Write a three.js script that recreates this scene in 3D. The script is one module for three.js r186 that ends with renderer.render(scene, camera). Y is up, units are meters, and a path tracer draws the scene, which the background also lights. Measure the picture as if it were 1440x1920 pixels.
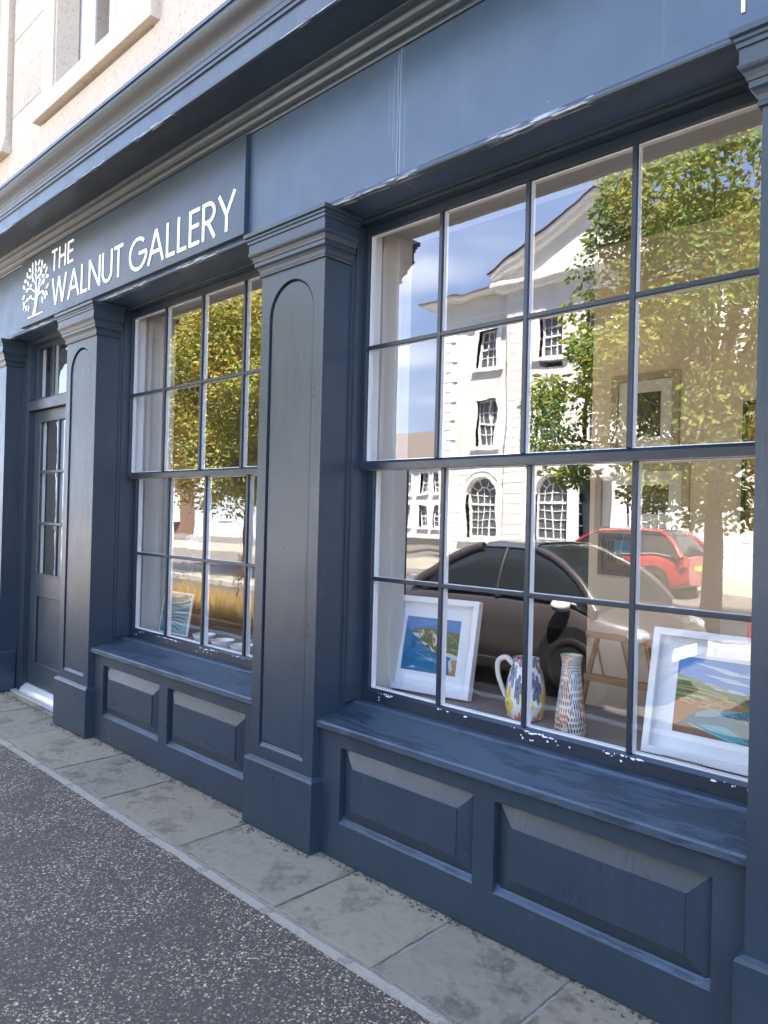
import * as THREE from 'three';
import { mergeGeometries } from 'three/addons/utils/BufferGeometryUtils.js';
import { RoundedBoxGeometry } from 'three/addons/geometries/RoundedBoxGeometry.js';

// ---------------------------------------------------------------- camera, sky, sun, exposure
const scene = new THREE.Scene();
const rad = Math.PI / 180;
const camera = new THREE.PerspectiveCamera(69.44, 0.75, 0.05, 400);
camera.rotation.order = 'YXZ';
camera.position.set(0, 1.55, 2.2334);
camera.rotation.set(0.3776 * rad, 44.0767 * rad, 1.4374 * rad);

const renderer = new THREE.WebGLRenderer({ antialias: true });
renderer.toneMapping = THREE.LinearToneMapping;
renderer.toneMappingExposure = 11;
renderer.shadowMap.enabled = true;

const SUN = new THREE.Vector3(0.8, 2.2, -1).normalize();
const sun = new THREE.DirectionalLight(new THREE.Color().setRGB(1, 0.94, 0.84), 5);
sun.position.copy(SUN).multiplyScalar(60);
sun.castShadow = true;
Object.assign(sun.shadow.camera, { left: -40, right: 40, top: 40, bottom: -40, near: 1, far: 140 });
sun.shadow.mapSize.set(2048, 2048);
scene.add(sun);

// seeded random and noise
let seed = 7;
const rnd = () => { seed |= 0; seed = seed + 0x6D2B79F5 | 0; let t = Math.imul(seed ^ seed >>> 15, 1 | seed); t = t + Math.imul(t ^ t >>> 7, 61 | t) ^ t; return ((t ^ t >>> 14) >>> 0) / 4294967296; };
const rr = (a, b) => a + (b - a) * rnd();
const hash = (x, y, s = 0) => { let h = Math.imul(x | 0, 374761393) + Math.imul(y | 0, 668265263) + Math.imul(s | 0, 1274126177); h = Math.imul(h ^ h >>> 13, 1274126177); return ((h ^ h >>> 16) >>> 0) / 4294967296; };
const sm = t => t * t * (3 - 2 * t);
const clamp = (v, a = 0, b = 1) => Math.min(b, Math.max(a, v));
const step = (a, b, v) => sm(clamp((v - a) / (b - a)));
function vnoise(x, y, s = 0, px = 0, py = 0) {           // value noise, periodic when px, py are given
  const x0 = Math.floor(x), y0 = Math.floor(y), fx = sm(x - x0), fy = sm(y - y0);
  const w = (v, p) => p ? ((v % p) + p) % p : v;
  const a = hash(w(x0, px), w(y0, py), s), b = hash(w(x0 + 1, px), w(y0, py), s), c = hash(w(x0, px), w(y0 + 1, py), s), d = hash(w(x0 + 1, px), w(y0 + 1, py), s);
  return a + (b - a) * fx + (c - a) * fy + (a - b - c + d) * fx * fy;
}
function fbm(x, y, s = 0, oct = 4, px = 0, py = 0) {
  let v = 0, a = 0.5, n = 0;
  for (let i = 0; i < oct; i++) { v += a * vnoise(x, y, s + i * 17, px, py); n += a; a *= 0.5; x *= 2; y *= 2; px *= 2; py *= 2; }
  return v / n;
}

// computed sky: clear blue with thin wisps of cloud, brighter round the sun and towards the horizon
{
  const W = 1024, H = 512, d = new Float32Array(W * H * 4);
  for (let j = 0; j < H; j++) for (let i = 0; i < W; i++) {
    const el = ((j + 0.5) / H - 0.5) * Math.PI, az = ((i + 0.5) / W - 0.5) * 2 * Math.PI;
    const dx = Math.cos(el) * Math.cos(az), dy = Math.sin(el), dz = Math.cos(el) * Math.sin(az);
    const up = Math.max(dy, 0), k = Math.pow(1 - up, 4.5);
    const c = [0.116 + 0.24 * k, 0.188 + 0.235 * k, 0.38 + 0.15 * k];
    const sd = dx * SUN.x + dy * SUN.y + dz * SUN.z, glow = 0.5 * Math.pow(Math.max(sd, 0), 18) + 0.10 * Math.pow(Math.max(sd, 0), 4);
    const q = 1 / (up + 0.14), px = dx * q, pz = dz * q;
    const warp = fbm(px * 1.3 + 5, pz * 1.3, 3, 3) * 1.6;
    const u = (px * 0.8 + pz * 0.6) * 1.1, v = (-px * 0.6 + pz * 0.8) * 3.4;
    const wisp = step(0.46, 0.80, fbm(u + warp, v + warp * 0.8, 11, 5)), soft = step(0.42, 0.75, fbm(px * 0.9 + 9, pz * 0.9 + 4, 23, 4));
    const cl = 0.85 * clamp(0.62 * wisp * (0.35 + 0.65 * soft) + 0.14 * soft) * step(-0.02, 0.08, dy);
    const o = (j * W + i) * 4, cc = [0.80, 0.81, 0.82];
    for (let m = 0; m < 3; m++) d[o + m] = dy < -0.01 ? [0.16, 0.15, 0.14][m] : c[m] * (1 - cl) + cc[m] * cl + glow * [1, 0.93, 0.82][m];
    d[o + 3] = 1;
  }
  const t = new THREE.DataTexture(d, W, H, THREE.RGBAFormat, THREE.FloatType);
  t.mapping = THREE.EquirectangularReflectionMapping; t.magFilter = THREE.LinearFilter; t.minFilter = THREE.LinearFilter; t.needsUpdate = true;
  scene.background = t; scene.environment = t;
}

// ---------------------------------------------------------------- helpers: textures
const srgb = v => v <= 0.0031308 ? 12.92 * v : 1.055 * Math.pow(v, 1 / 2.4) - 0.055;
function tex(W, H, f, color = true) {                    // f(u, v, i, j) -> [r, g, b] linear, or a grey value
  const d = new Uint8Array(W * H * 4);
  for (let j = 0; j < H; j++) for (let i = 0; i < W; i++) {
    let c = f(i / W, j / H, i, j); if (typeof c === 'number') c = [c, c, c];
    const o = (j * W + i) * 4;
    for (let m = 0; m < 3; m++) d[o + m] = 255 * clamp(color ? srgb(Math.max(0, c[m])) : c[m]);
    d[o + 3] = 255;
  }
  const t = new THREE.DataTexture(d, W, H, THREE.RGBAFormat);
  t.magFilter = THREE.LinearFilter; t.minFilter = THREE.LinearMipmapLinearFilter; t.generateMipmaps = true; t.wrapS = t.wrapT = THREE.RepeatWrapping;
  if (color) t.colorSpace = THREE.SRGBColorSpace;
  t.needsUpdate = true; return t;
}
function canvasTex(W, H, draw) {
  const c = document.createElement('canvas'); c.width = W; c.height = H;
  draw(c.getContext('2d'), W, H);
  const t = new THREE.CanvasTexture(c); t.colorSpace = THREE.SRGBColorSpace; t.magFilter = THREE.LinearFilter; return t;
}
const rep = (t, x, y = x) => { const c = t.clone(); c.repeat.set(x, y); c.wrapS = c.wrapT = THREE.RepeatWrapping; c.needsUpdate = true; return c; };
const lin = (r, g, b) => new THREE.Color().setRGB(r, g, b);
const mat = (r, g, b, rough = 0.7, extra = {}) => new THREE.MeshStandardMaterial({ color: lin(r, g, b), roughness: rough, ...extra });

// ---------------------------------------------------------------- helpers: geometry
function bare(g) {
  g = g.index ? g.toNonIndexed() : g;
  for (const k of Object.keys(g.attributes)) if (!['position', 'normal', 'uv'].includes(k)) g.deleteAttribute(k);
  if (!g.attributes.normal) g.computeVertexNormals();
  if (!g.attributes.uv) g.setAttribute('uv', new THREE.BufferAttribute(new Float32Array(g.attributes.position.count * 2), 2));
  g.morphAttributes = {}; g.clearGroups();
  return g;
}
function metreUV(g) {                                    // uv in metres, by the way each triangle faces
  const p = g.attributes.position, uv = g.attributes.uv, a = new THREE.Vector3(), b = new THREE.Vector3(), c = new THREE.Vector3();
  for (let i = 0; i < p.count; i += 3) {
    a.fromBufferAttribute(p, i); b.fromBufferAttribute(p, i + 1); c.fromBufferAttribute(p, i + 2);
    b.sub(a); c.sub(a); b.cross(c); const x = Math.abs(b.x), y = Math.abs(b.y), z = Math.abs(b.z);
    for (let k = i; k < i + 3; k++) {
      const X = p.getX(k), Y = p.getY(k), Z = p.getZ(k);
      if (z >= x && z >= y) uv.setXY(k, X, Y); else if (x >= y) uv.setXY(k, Z + 0.37, Y); else uv.setXY(k, X, Z + 0.61);
    }
  }
  return g;
}
const join = (list, keepUV = false) => { const g = mergeGeometries(list.map(bare), false); return keepUV ? g : metreUV(g); };
const box = (x0, x1, y0, y1, z0, z1) => new THREE.BoxGeometry(x1 - x0, y1 - y0, z1 - z0).translate((x0 + x1) / 2, (y0 + y1) / 2, (z0 + z1) / 2);
const rbox = (x0, x1, y0, y1, z0, z1, r = 0.004) => new RoundedBoxGeometry(x1 - x0, y1 - y0, z1 - z0, 2, r).translate((x0 + x1) / 2, (y0 + y1) / 2, (z0 + z1) / 2);
function quads(list) {                                   // each [a, b, c, d] counter-clockwise
  const p = [];
  for (const [a, b, c, d] of list) p.push(...a, ...b, ...c, ...a, ...c, ...d);
  const g = new THREE.BufferGeometry(); g.setAttribute('position', new THREE.Float32BufferAttribute(p, 3)); g.computeVertexNormals(); return bare(g);
}
function run(profile, x0, x1) {                          // a closed outline of [z, y], counter-clockwise seen from +x, drawn out along x
  const n = profile.length, q = [];
  for (let i = 0; i < n; i++) { const [za, ya] = profile[i], [zb, yb] = profile[(i + 1) % n]; q.push([[x0, ya, za], [x0, yb, zb], [x1, yb, zb], [x1, ya, za]]); }
  const g = [quads(q)], tri = THREE.ShapeUtils.triangulateShape(profile.map(([z, y]) => new THREE.Vector2(z, y)), []), p = [];
  for (const [a, b, c] of tri) for (const [x, o] of [[x1, [a, c, b]], [x0, [a, b, c]]]) for (const k of o) p.push(x, profile[k][1], profile[k][0]);
  const cap = new THREE.BufferGeometry(); cap.setAttribute('position', new THREE.Float32BufferAttribute(p, 3)); cap.computeVertexNormals();
  g.push(bare(cap)); return mergeGeometries(g);
}
function mouldBox(xL, xR, zb, zf, prof) {                // a moulding of [offset, y] returned round the front and both sides
  const q = [];
  for (let i = 0; i + 1 < prof.length; i++) {
    const [o, y] = prof[i], [p, t] = prof[i + 1];
    q.push([[xL - o, y, zf + o], [xR + o, y, zf + o], [xR + p, t, zf + p], [xL - p, t, zf + p]]);
    q.push([[xR + o, y, zf + o], [xR + o, y, zb], [xR + p, t, zb], [xR + p, t, zf + p]]);
    q.push([[xL - o, y, zb], [xL - o, y, zf + o], [xL - p, t, zf + p], [xL - p, t, zb]]);
  }
  const [o, y] = prof[0], [p, t] = prof[prof.length - 1];
  q.push([[xL - p, t, zf + p], [xR + p, t, zf + p], [xR + p, t, zb], [xL - p, t, zb]]);
  q.push([[xL - o, y, zb], [xR + o, y, zb], [xR + o, y, zf + o], [xL - o, y, zf + o]]);
  return quads(q);
}
const extrude = (shape, d, z0 = 0, extra = {}) => new THREE.ExtrudeGeometry(shape, { depth: d, bevelEnabled: false, curveSegments: 24, ...extra }).translate(0, 0, z0);
const rectShape = (x0, x1, y0, y1) => new THREE.Shape([[x0, y0], [x1, y0], [x1, y1], [x0, y1]].map(p => new THREE.Vector2(...p)));
const rectPath = (x0, x1, y0, y1) => new THREE.Path([[x0, y0], [x0, y1], [x1, y1], [x1, y0]].map(p => new THREE.Vector2(...p)));
function archPts(cx, hw, y0, y1, n = 20) {               // upright rectangle with a half-round head
  const p = [[cx - hw, y0], [cx + hw, y0]];
  for (let i = 0; i <= n; i++) { const a = Math.PI * i / n; p.push([cx + hw * Math.cos(a), y1 - hw + hw * Math.sin(a)]); }
  return p.map(q => new THREE.Vector2(...q));
}
function tube(pts, r0, r1 = r0, seg = 7, n = 0) {        // tapered tube through points
  const c = new THREE.CatmullRomCurve3(pts.map(p => new THREE.Vector3(...p))), m = n || Math.max(2, pts.length * 3);
  const g = new THREE.TubeGeometry(c, m, 1, seg, false), p = g.attributes.position;
  for (let i = 0; i <= m; i++) { const o = c.getPointAt(i / m), r = r0 + (r1 - r0) * i / m; for (let j = 0; j <= seg; j++) { const k = i * (seg + 1) + j; p.setXYZ(k, o.x + (p.getX(k) - o.x) * r, o.y + (p.getY(k) - o.y) * r, o.z + (p.getZ(k) - o.z) * r); } }
  return g;
}
// ---------------------------------------------------------------- helpers: objects
const taken = {};
const numbered = n => { const k = taken[n] = (taken[n] ?? -1) + 1; return k ? `${n}_${String(k).padStart(3, '0')}` : n; };
const lit = o => { o.castShadow = o.receiveShadow = true; return o; };
function part(parent, name, geos, m, keepUV = false) {
  const o = lit(new THREE.Mesh(Array.isArray(geos) ? join(geos, keepUV) : geos, m)); o.name = name; parent.add(o); return o;
}
function thing(name, label, category, [x, y, z] = [0, 0, 0], turn = 0, group) {
  const o = new THREE.Group(); o.name = numbered(name); o.position.set(x, y, z); o.rotation.y = turn; o.userData = { label, category }; if (group) o.userData.group = group; scene.add(o); return o;
}
function ground(name, geos, m) { const o = part(scene, name, geos, m); o.userData.kind = 'structure'; return o; }

// ---------------------------------------------------------------- materials
const brush = tex(512, 512, (u, v) => 0.5 + 0.5 * (fbm(u * 64, v * 4, 5, 4, 64, 4) - 0.5) + 0.35 * (fbm(u * 12, v * 12, 9, 4, 12, 12) - 0.5), false);
const mottle = tex(512, 512, (u, v) => { const a = fbm(u * 6, v * 6, 31, 5, 6, 6), b = fbm(u * 40, v * 10, 41, 3, 40, 10); const k = 0.86 + 0.2 * a + 0.08 * b; return [k, k, k * (0.97 + 0.05 * a)]; });
const roughT = tex(256, 256, (u, v) => 0.78 + 0.36 * (fbm(u * 8, v * 8, 51, 5, 8, 8) - 0.46), false);
const NAVY = [0.0215, 0.0333, 0.0450];
const scuffT = tex(1024, 1024, (u, v) => {                // brushed coat with pale rubs, dust specks and old runs
  const a = fbm(u * 5, v * 5, 31, 5, 5, 5), b = fbm(u * 90, v * 8, 41, 3, 90, 8), g = fbm(u * 160, v * 160, 43, 2, 160, 160), rub = step(0.62, 0.80, fbm(u * 10, v * 4, 47, 5, 10, 4)), sp = step(0.80, 0.86, vnoise(u * 220, v * 220, 49, 220, 220)) * step(0.5, 0.7, fbm(u * 14, v * 14, 53, 3, 14, 14));
  const k = 0.80 + 0.26 * a + 0.14 * b + 0.10 * g;
  return [k + 0.30 * rub * g + 0.45 * sp, k + 0.26 * rub * g + 0.38 * sp, k + 0.20 * rub * g + 0.30 * sp].map(x => x * 0.55);
});
const paint = mat(...NAVY.map(x => x / 0.55), 0.40, { map: rep(scuffT, 0.62), bumpMap: rep(brush, 1.2), bumpScale: 0.0016, roughnessMap: rep(roughT, 0.9) });
const paintFasciaSkylit = mat(1, 1, 1, 0.5, { map: canvasTex(2048, 256, (c, W, H) => {          // 10 m by 1.25 m: patchy coat, old drips under the joint of the boards
  c.fillStyle = 'rgb(57,74,93)'; c.fillRect(0, 0, W, H);  // base lightened beyond the other paint: skylight on the high board painted in
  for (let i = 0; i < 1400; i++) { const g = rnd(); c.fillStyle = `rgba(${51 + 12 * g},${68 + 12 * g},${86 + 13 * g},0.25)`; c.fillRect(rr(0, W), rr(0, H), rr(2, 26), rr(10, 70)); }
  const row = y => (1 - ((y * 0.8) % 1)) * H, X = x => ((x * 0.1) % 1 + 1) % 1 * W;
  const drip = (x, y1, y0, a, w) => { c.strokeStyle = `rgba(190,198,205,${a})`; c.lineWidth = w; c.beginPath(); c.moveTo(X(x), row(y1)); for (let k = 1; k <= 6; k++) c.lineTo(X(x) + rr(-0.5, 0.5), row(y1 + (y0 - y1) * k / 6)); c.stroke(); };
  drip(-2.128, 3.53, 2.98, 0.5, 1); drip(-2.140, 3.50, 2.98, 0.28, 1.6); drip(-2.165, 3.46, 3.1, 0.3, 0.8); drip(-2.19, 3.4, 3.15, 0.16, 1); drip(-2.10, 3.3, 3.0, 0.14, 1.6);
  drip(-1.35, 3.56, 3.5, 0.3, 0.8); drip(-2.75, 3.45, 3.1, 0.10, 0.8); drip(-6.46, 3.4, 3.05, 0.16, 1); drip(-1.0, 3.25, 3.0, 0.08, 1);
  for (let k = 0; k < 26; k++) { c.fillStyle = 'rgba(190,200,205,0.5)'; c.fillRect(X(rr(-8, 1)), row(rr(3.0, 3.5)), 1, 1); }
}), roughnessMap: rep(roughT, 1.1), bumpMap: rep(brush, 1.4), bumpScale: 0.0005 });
paintFasciaSkylit.map.repeat.set(0.1, 0.8); paintFasciaSkylit.map.wrapS = paintFasciaSkylit.map.wrapT = THREE.RepeatWrapping;
const sashPaintShaded = mat(0.012, 0.020, 0.031, 0.40, { map: rep(mottle, 0.8), roughnessMap: rep(roughT, 1.1) });  // shade under the soffit put into this darker paint colour
// weathered sill: old dark coat showing where the top coat has lifted
const sillT = tex(1024, 256, (u, v) => {
  const a = fbm(u * 22, v * 30, 61, 5, 22, 30), b = fbm(u * 5, v * 3, 71, 3, 5, 3), gr = fbm(u * 6, v * 60, 81, 3, 6, 60);
  const pl = step(0.600, 0.622, a * 0.50 + b * 0.56 + 0.06 * gr), sc = step(0.76, 0.82, fbm(u * 30, v * 50, 91, 3, 30, 50));
  const base = [0.031, 0.050, 0.072], dark = [0.017, 0.029, 0.043], k = 0.9 + 0.2 * gr;
  return base.map((x, m) => (x * k * (1 - pl) + dark[m] * pl) * (1 - sc * 0.35) + sc * 0.04);
});
const sillB = tex(1024, 256, (u, v) => { const a = fbm(u * 22, v * 30, 61, 5, 22, 30), b = fbm(u * 5, v * 3, 71, 3, 5, 3), gr = fbm(u * 6, v * 60, 81, 3, 6, 60); return 0.75 - 0.4 * step(0.600, 0.622, a * 0.50 + b * 0.56 + 0.06 * gr) + 0.2 * gr; }, false);
const sillPaint = mat(1, 1, 1, 0.46, { map: rep(sillT, 0.55, 2.2), bumpMap: rep(sillB, 0.55, 2.2), bumpScale: 0.0014 });
const edgeT = tex(1024, 64, (u, v) => {                  // long scuffs along an arris
  const a = fbm(u * 34, v * 12, 131, 4, 34, 12), b = fbm(u * 7, 0.5, 141, 2, 7, 1), c = step(0.64, 0.70, a * 0.62 + b * 0.42);
  return [0.05, 0.068, 0.088].map((x, m) => x * (1 - c) + [0.34, 0.36, 0.38][m] * c);
});
const edgeWorn = mat(1, 1, 1, 0.55, { map: rep(edgeT, 0.45, 14) });
const whitePaint = mat(0.84, 0.84, 0.82, 0.4);
const cream = mat(0.62, 0.58, 0.50, 0.75);
const wallWarmLit = mat(0.74, 0.55, 0.36, 0.85, { map: rep(mottle, 0.5) });  // warm lamplight painted into the tan of a white wall
const ceilingM = mat(0.13, 0.095, 0.07, 0.9);
const letterM = mat(0.85, 0.86, 0.87, 0.4);
const waveT = tex(256, 256, (u, v) => fbm(u * 4, v * 3, 151, 3, 4, 3), false);
const glass = new THREE.MeshPhysicalMaterial({ color: 0xffffff, roughness: 0, metalness: 0, transmission: 1, thickness: 0, ior: 2.3, bumpMap: rep(waveT, 1.1, 0.9), bumpScale: 0.0005 });
const glassFlat = new THREE.MeshPhysicalMaterial({ color: 0xffffff, roughness: 0, transmission: 1, thickness: 0, ior: 1.9 });
const stoneT = tex(512, 512, (u, v) => { const a = fbm(u * 5, v * 5, 161, 5, 5, 5), b = fbm(u * 60, v * 60, 171, 3, 60, 60), p = step(0.70, 0.78, fbm(u * 90, v * 60, 181, 2, 90, 60)); const k = 0.80 + 0.22 * a + 0.12 * b - 0.22 * p; return [k, k * 0.985, k * (0.95 + 0.04 * a)]; });
const stoneB = tex(512, 512, (u, v) => 0.5 + 0.5 * (fbm(u * 60, v * 60, 171, 3, 60, 60) - 0.5) - 0.4 * step(0.70, 0.78, fbm(u * 90, v * 60, 181, 2, 90, 60)), false);
const stoneA = mat(0.48, 0.405, 0.315, 0.85, { map: rep(stoneT, 0.7), bumpMap: rep(stoneB, 0.7), bumpScale: 0.002 });
const stoneC = mat(0.50, 0.425, 0.335, 0.85, { map: rep(stoneT, 0.9), bumpMap: rep(stoneB, 0.9), bumpScale: 0.001 });
const stoneD = mat(0.455, 0.385, 0.30, 0.85, { map: rep(stoneT, 0.8), bumpMap: rep(stoneB, 0.8), bumpScale: 0.001 });
const darkWood = mat(0.11, 0.065, 0.04, 0.55);
const boardM = mat(0.20, 0.165, 0.14, 0.6, { map: rep(mottle, 1.5) });
const oak = mat(0.42, 0.22, 0.09, 0.5, { map: rep(mottle, 2) });
const metalM = mat(0.62, 0.62, 0.6, 0.35, { metalness: 0.6 });
const black = mat(0.012, 0.012, 0.013, 0.6);

const PILX = [-7.11, -5.409, -3.061, -0.704];
// ---------------------------------------------------------------- the ground
// rolled tarmac of the pavement: dark binder with pale and reddish chippings
const tarDraw = grey => (c, W, H) => {
  seed = 4242; c.fillStyle = grey ? '#484848' : 'rgb(70,66,62)'; c.fillRect(0, 0, W, H);
  for (let i = 0; i < 52000; i++) {
    const x = rr(0, W), y = rr(0, H), r = 0.9 + 2.7 * Math.pow(rnd(), 2.6), a = rr(0, 3.14), e = rr(0.55, 1), t = rnd(), q = fbm(x / W * 6, y / H * 6, 221, 3, 6, 6), pale = t < 0.13 + 0.42 * step(0.34, 0.62, q), v = rnd();
    c.fillStyle = grey ? (pale ? `rgb(${170 + 70 * v | 0},${170 + 70 * v | 0},${170 + 70 * v | 0})` : `rgb(${60 + 70 * v | 0},${60 + 70 * v | 0},${60 + 70 * v | 0})`) : pale ? `rgb(${118 + 88 * v | 0},${112 + 84 * v | 0},${104 + 82 * v | 0})` : t > 0.86 ? `rgb(${110 + 40 * v | 0},${90 + 34 * v | 0},${82 + 30 * v | 0})` : `rgb(${60 + 66 * v | 0},${56 + 62 * v | 0},${53 + 60 * v | 0})`;
    for (const dx of x < 6 ? [0, W] : x > W - 6 ? [0, -W] : [0]) for (const dy of y < 6 ? [0, H] : y > H - 6 ? [0, -H] : [0]) { c.beginPath(); c.ellipse(x + dx, y + dy, r, r * e, a, 0, 7); c.fill(); }
  }
};
const tarT = canvasTex(1024, 1024, tarDraw(false)), tarB = canvasTex(1024, 1024, tarDraw(true)); tarB.colorSpace = THREE.NoColorSpace;
const tarmac = mat(1.02, 0.85, 0.63, 0.85, { map: rep(tarT, 0.62), bumpMap: rep(tarB, 0.62), bumpScale: 0.004 });
const roadT = tex(512, 512, (u, v) => { const k = 0.85 + 0.3 * fbm(u * 90, v * 90, 241, 3, 90, 90) * fbm(u * 4, v * 4, 251, 3, 4, 4) * 2 - 0.12; return [k, k, k]; });
const roadM = mat(0.18, 0.155, 0.14, 0.9, { map: rep(roadT, 0.3) });
const paveM = mat(0.36, 0.32, 0.26, 0.9, { map: rep(roadT, 0.4) });
const slabT = tex(512, 512, (u, v) => { const a = fbm(u * 4, v * 4, 261, 5, 4, 4), b = fbm(u * 50, v * 50, 271, 3, 50, 50), s = step(0.56, 0.72, fbm(u * 7, v * 7, 281, 4, 7, 7)), w = step(0.74, 0.8, fbm(u * 60, v * 60, 291, 2, 60, 60)); const k = 0.50 + 0.50 * a + 0.62 * b - 0.34 * s + 0.42 * w; return [k, k * 0.975, k * 0.93]; });
const slabB = tex(512, 512, (u, v) => fbm(u * 9, v * 9, 301, 5, 9, 9), false);
const slabMs = [[0.222, 0.184, 0.124], [0.240, 0.194, 0.126], [0.205, 0.172, 0.119], [0.230, 0.182, 0.118]].map((c, i) => mat(...c, 0.85, { map: rep(slabT, 0.8 + 0.13 * i), bumpMap: rep(slabB, 1.2), bumpScale: 0.009 }));
const mortar = mat(0.30, 0.252, 0.190, 0.95, { map: rep(slabT, 2.2), bumpMap: rep(tarB, 1.2), bumpScale: 0.003 });
const kerbM = mat(0.40, 0.37, 0.33, 0.9, { map: rep(slabT, 0.9) });

ground('terrain', [box(-120, 90, -0.40, -0.14, -90, 120)], mat(0.16, 0.15, 0.13, 1));
ground('pavement', [box(-60, 40, -0.13, -0.004, 0.462, 2.5)], tarmac);
ground('road', [box(-90, 60, -0.139, -0.12, 2.64, 14.2)], roadM);
ground('parking_bay', [box(-60, 40, -0.1185, -0.115, 2.64, 6.78)], mat(0.085, 0.078, 0.075, 0.9, { map: rep(roadT, 0.35) }));
ground('far_pavement', [box(-90, 60, -0.139, 0.0, 14.34, 18.9)], paveM);
ground('side_road', [box(-90, -24, -0.139, 0.002, 18.9, 60)], roadM);
ground('tree_strip', [box(-60, 40, -0.119, 0.0, 6.9, 8.9)], paveM);
// kerb stones, one by one where the glass mirrors them
{
  const k = new THREE.Group(); k.name = 'kerb'; k.userData.kind = 'structure'; scene.add(k);
  for (const [z, x0, x1] of [[2.5, -14, 4], [14.2, -24, -2], [6.78, -20, 0], [8.9, -20, 0]]) for (let x = x0; x < x1; x += 0.92) part(k, 'kerb_stone', [rbox(x, x + 0.91, -0.13, 0.004, z + 0.002, z + 0.138, 0.012)], kerbM);
}
// stone flags along the shop front, their edges worn uneven
function ragged(x0, x1, z0, z1, k) {
  const p = [], w = (t, q) => 0.010 * (fbm(t * 7, q, 401, 4) - 0.5) + 0.006 * (fbm(t * 40, q, 409, 2) - 0.5), n = 26, nz = 16;
  for (let i = 0; i < n; i++) { const x = x0 + (x1 - x0) * i / n; p.push([x, -z1 + w(x, k)]); }
  for (let i = 0; i < nz; i++) { const z = z1 + (z0 - z1) * i / nz; p.push([x1 + w(z, k + 9.3), -z]); }
  for (let i = 0; i < n; i++) { const x = x1 + (x0 - x1) * i / n; p.push([x, -z0]); }
  for (let i = 0; i < nz; i++) { const z = z0 + (z1 - z0) * i / nz; p.push([x0 + w(z, k + 19.7), -z]); }
  return extrude(new THREE.Shape(p.map(q => new THREE.Vector2(...q))), 0.034, 0, { bevelEnabled: true, bevelThickness: 0.005, bevelSize: 0.005, bevelOffset: -0.005, bevelSegments: 2 }).rotateX(-Math.PI / 2).translate(0, -0.043, 0);
}
{
  const s = part(scene, 'paving_strip', [box(-9, 3, -0.12, -0.012, -0.5, 0.462)], mortar); s.userData.kind = 'structure';
  const cuts = [-9, -8.15, -7.3, -6.62, -5.98, -5.26, -4.46, -3.84, -3.05, -2.32, -1.78, -1.262, -0.62, 0.2, 1.0, 1.9, 3];
  for (let i = 0; i + 1 < cuts.length; i++) {
    const door = cuts[i] > -6.7 && cuts[i] < -5.2, z0 = door ? -0.42 : -0.30, d = rr(-0.003, 0.003), o = part(s, 'flagstone', [ragged(cuts[i] + 0.008, cuts[i + 1] - 0.008, z0, 0.392 + rr(-0.008, 0.008), i)], slabMs[i % 4]);
    o.position.y = d; o.rotation.x = rr(-0.006, 0.006); o.rotation.z = rr(-0.003, 0.003) * 0.3;
  }
  for (let x = -9; x < 3; x += 1.5) {                     // ragged haunch of mortar between flags and tarmac
    const q = [], f = (t, k) => 0.018 * (fbm(t * 9, k, 311, 4) - 0.5) + 0.008 * (fbm(t * 60, k, 317, 2) - 0.5), hgt = t => -0.003 + 0.006 * (fbm(t * 14, 3, 319, 3) - 0.5);
    for (let k = 0; k < 60; k++) { const a = x + 1.5 * k / 60, b = x + 1.5 * (k + 1) / 60; q.push([[a, -0.010, 0.400], [a, hgt(a) + 0.002, 0.425 + f(a, 1)], [b, hgt(b) + 0.002, 0.425 + f(b, 1)], [b, -0.010, 0.400]].map(p => p)); q.push([[a, hgt(a) + 0.002, 0.425 + f(a, 1)], [a, -0.006, 0.468 + 2.2 * f(a, 5)], [b, -0.006, 0.468 + 2.2 * f(b, 5)], [b, hgt(b) + 0.002, 0.425 + f(b, 1)]]); }
    part(s, 'mortar_edging', [quads(q)], mortar);
  }
}

// grit and crumbs caught along the foot of the shop front
{
  const g = []; for (let k = 0; k < 1500; k++) { const x = rr(-7, 0.4), nearP = PILX.some(p => x > p - 0.03 && x < p + 0.51), r = 0.0015 + 0.0045 * Math.pow(rnd(), 3), z = (nearP ? 0.024 : -0.038) + Math.pow(rnd(), 2.5) * 0.05 + r; g.push(new THREE.TetrahedronGeometry(r * 1.3, 0).scale(1.5, 0.6, 1).rotateY(rr(0, 6)).translate(x, 0.001, z)); }
  const o = part(scene, 'grit', g, mat(0.05, 0.05, 0.035, 1)); o.userData = { kind: 'stuff', label: 'dark grit gathered along the foot of the blue shopfront', category: 'grit' };
}

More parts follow.
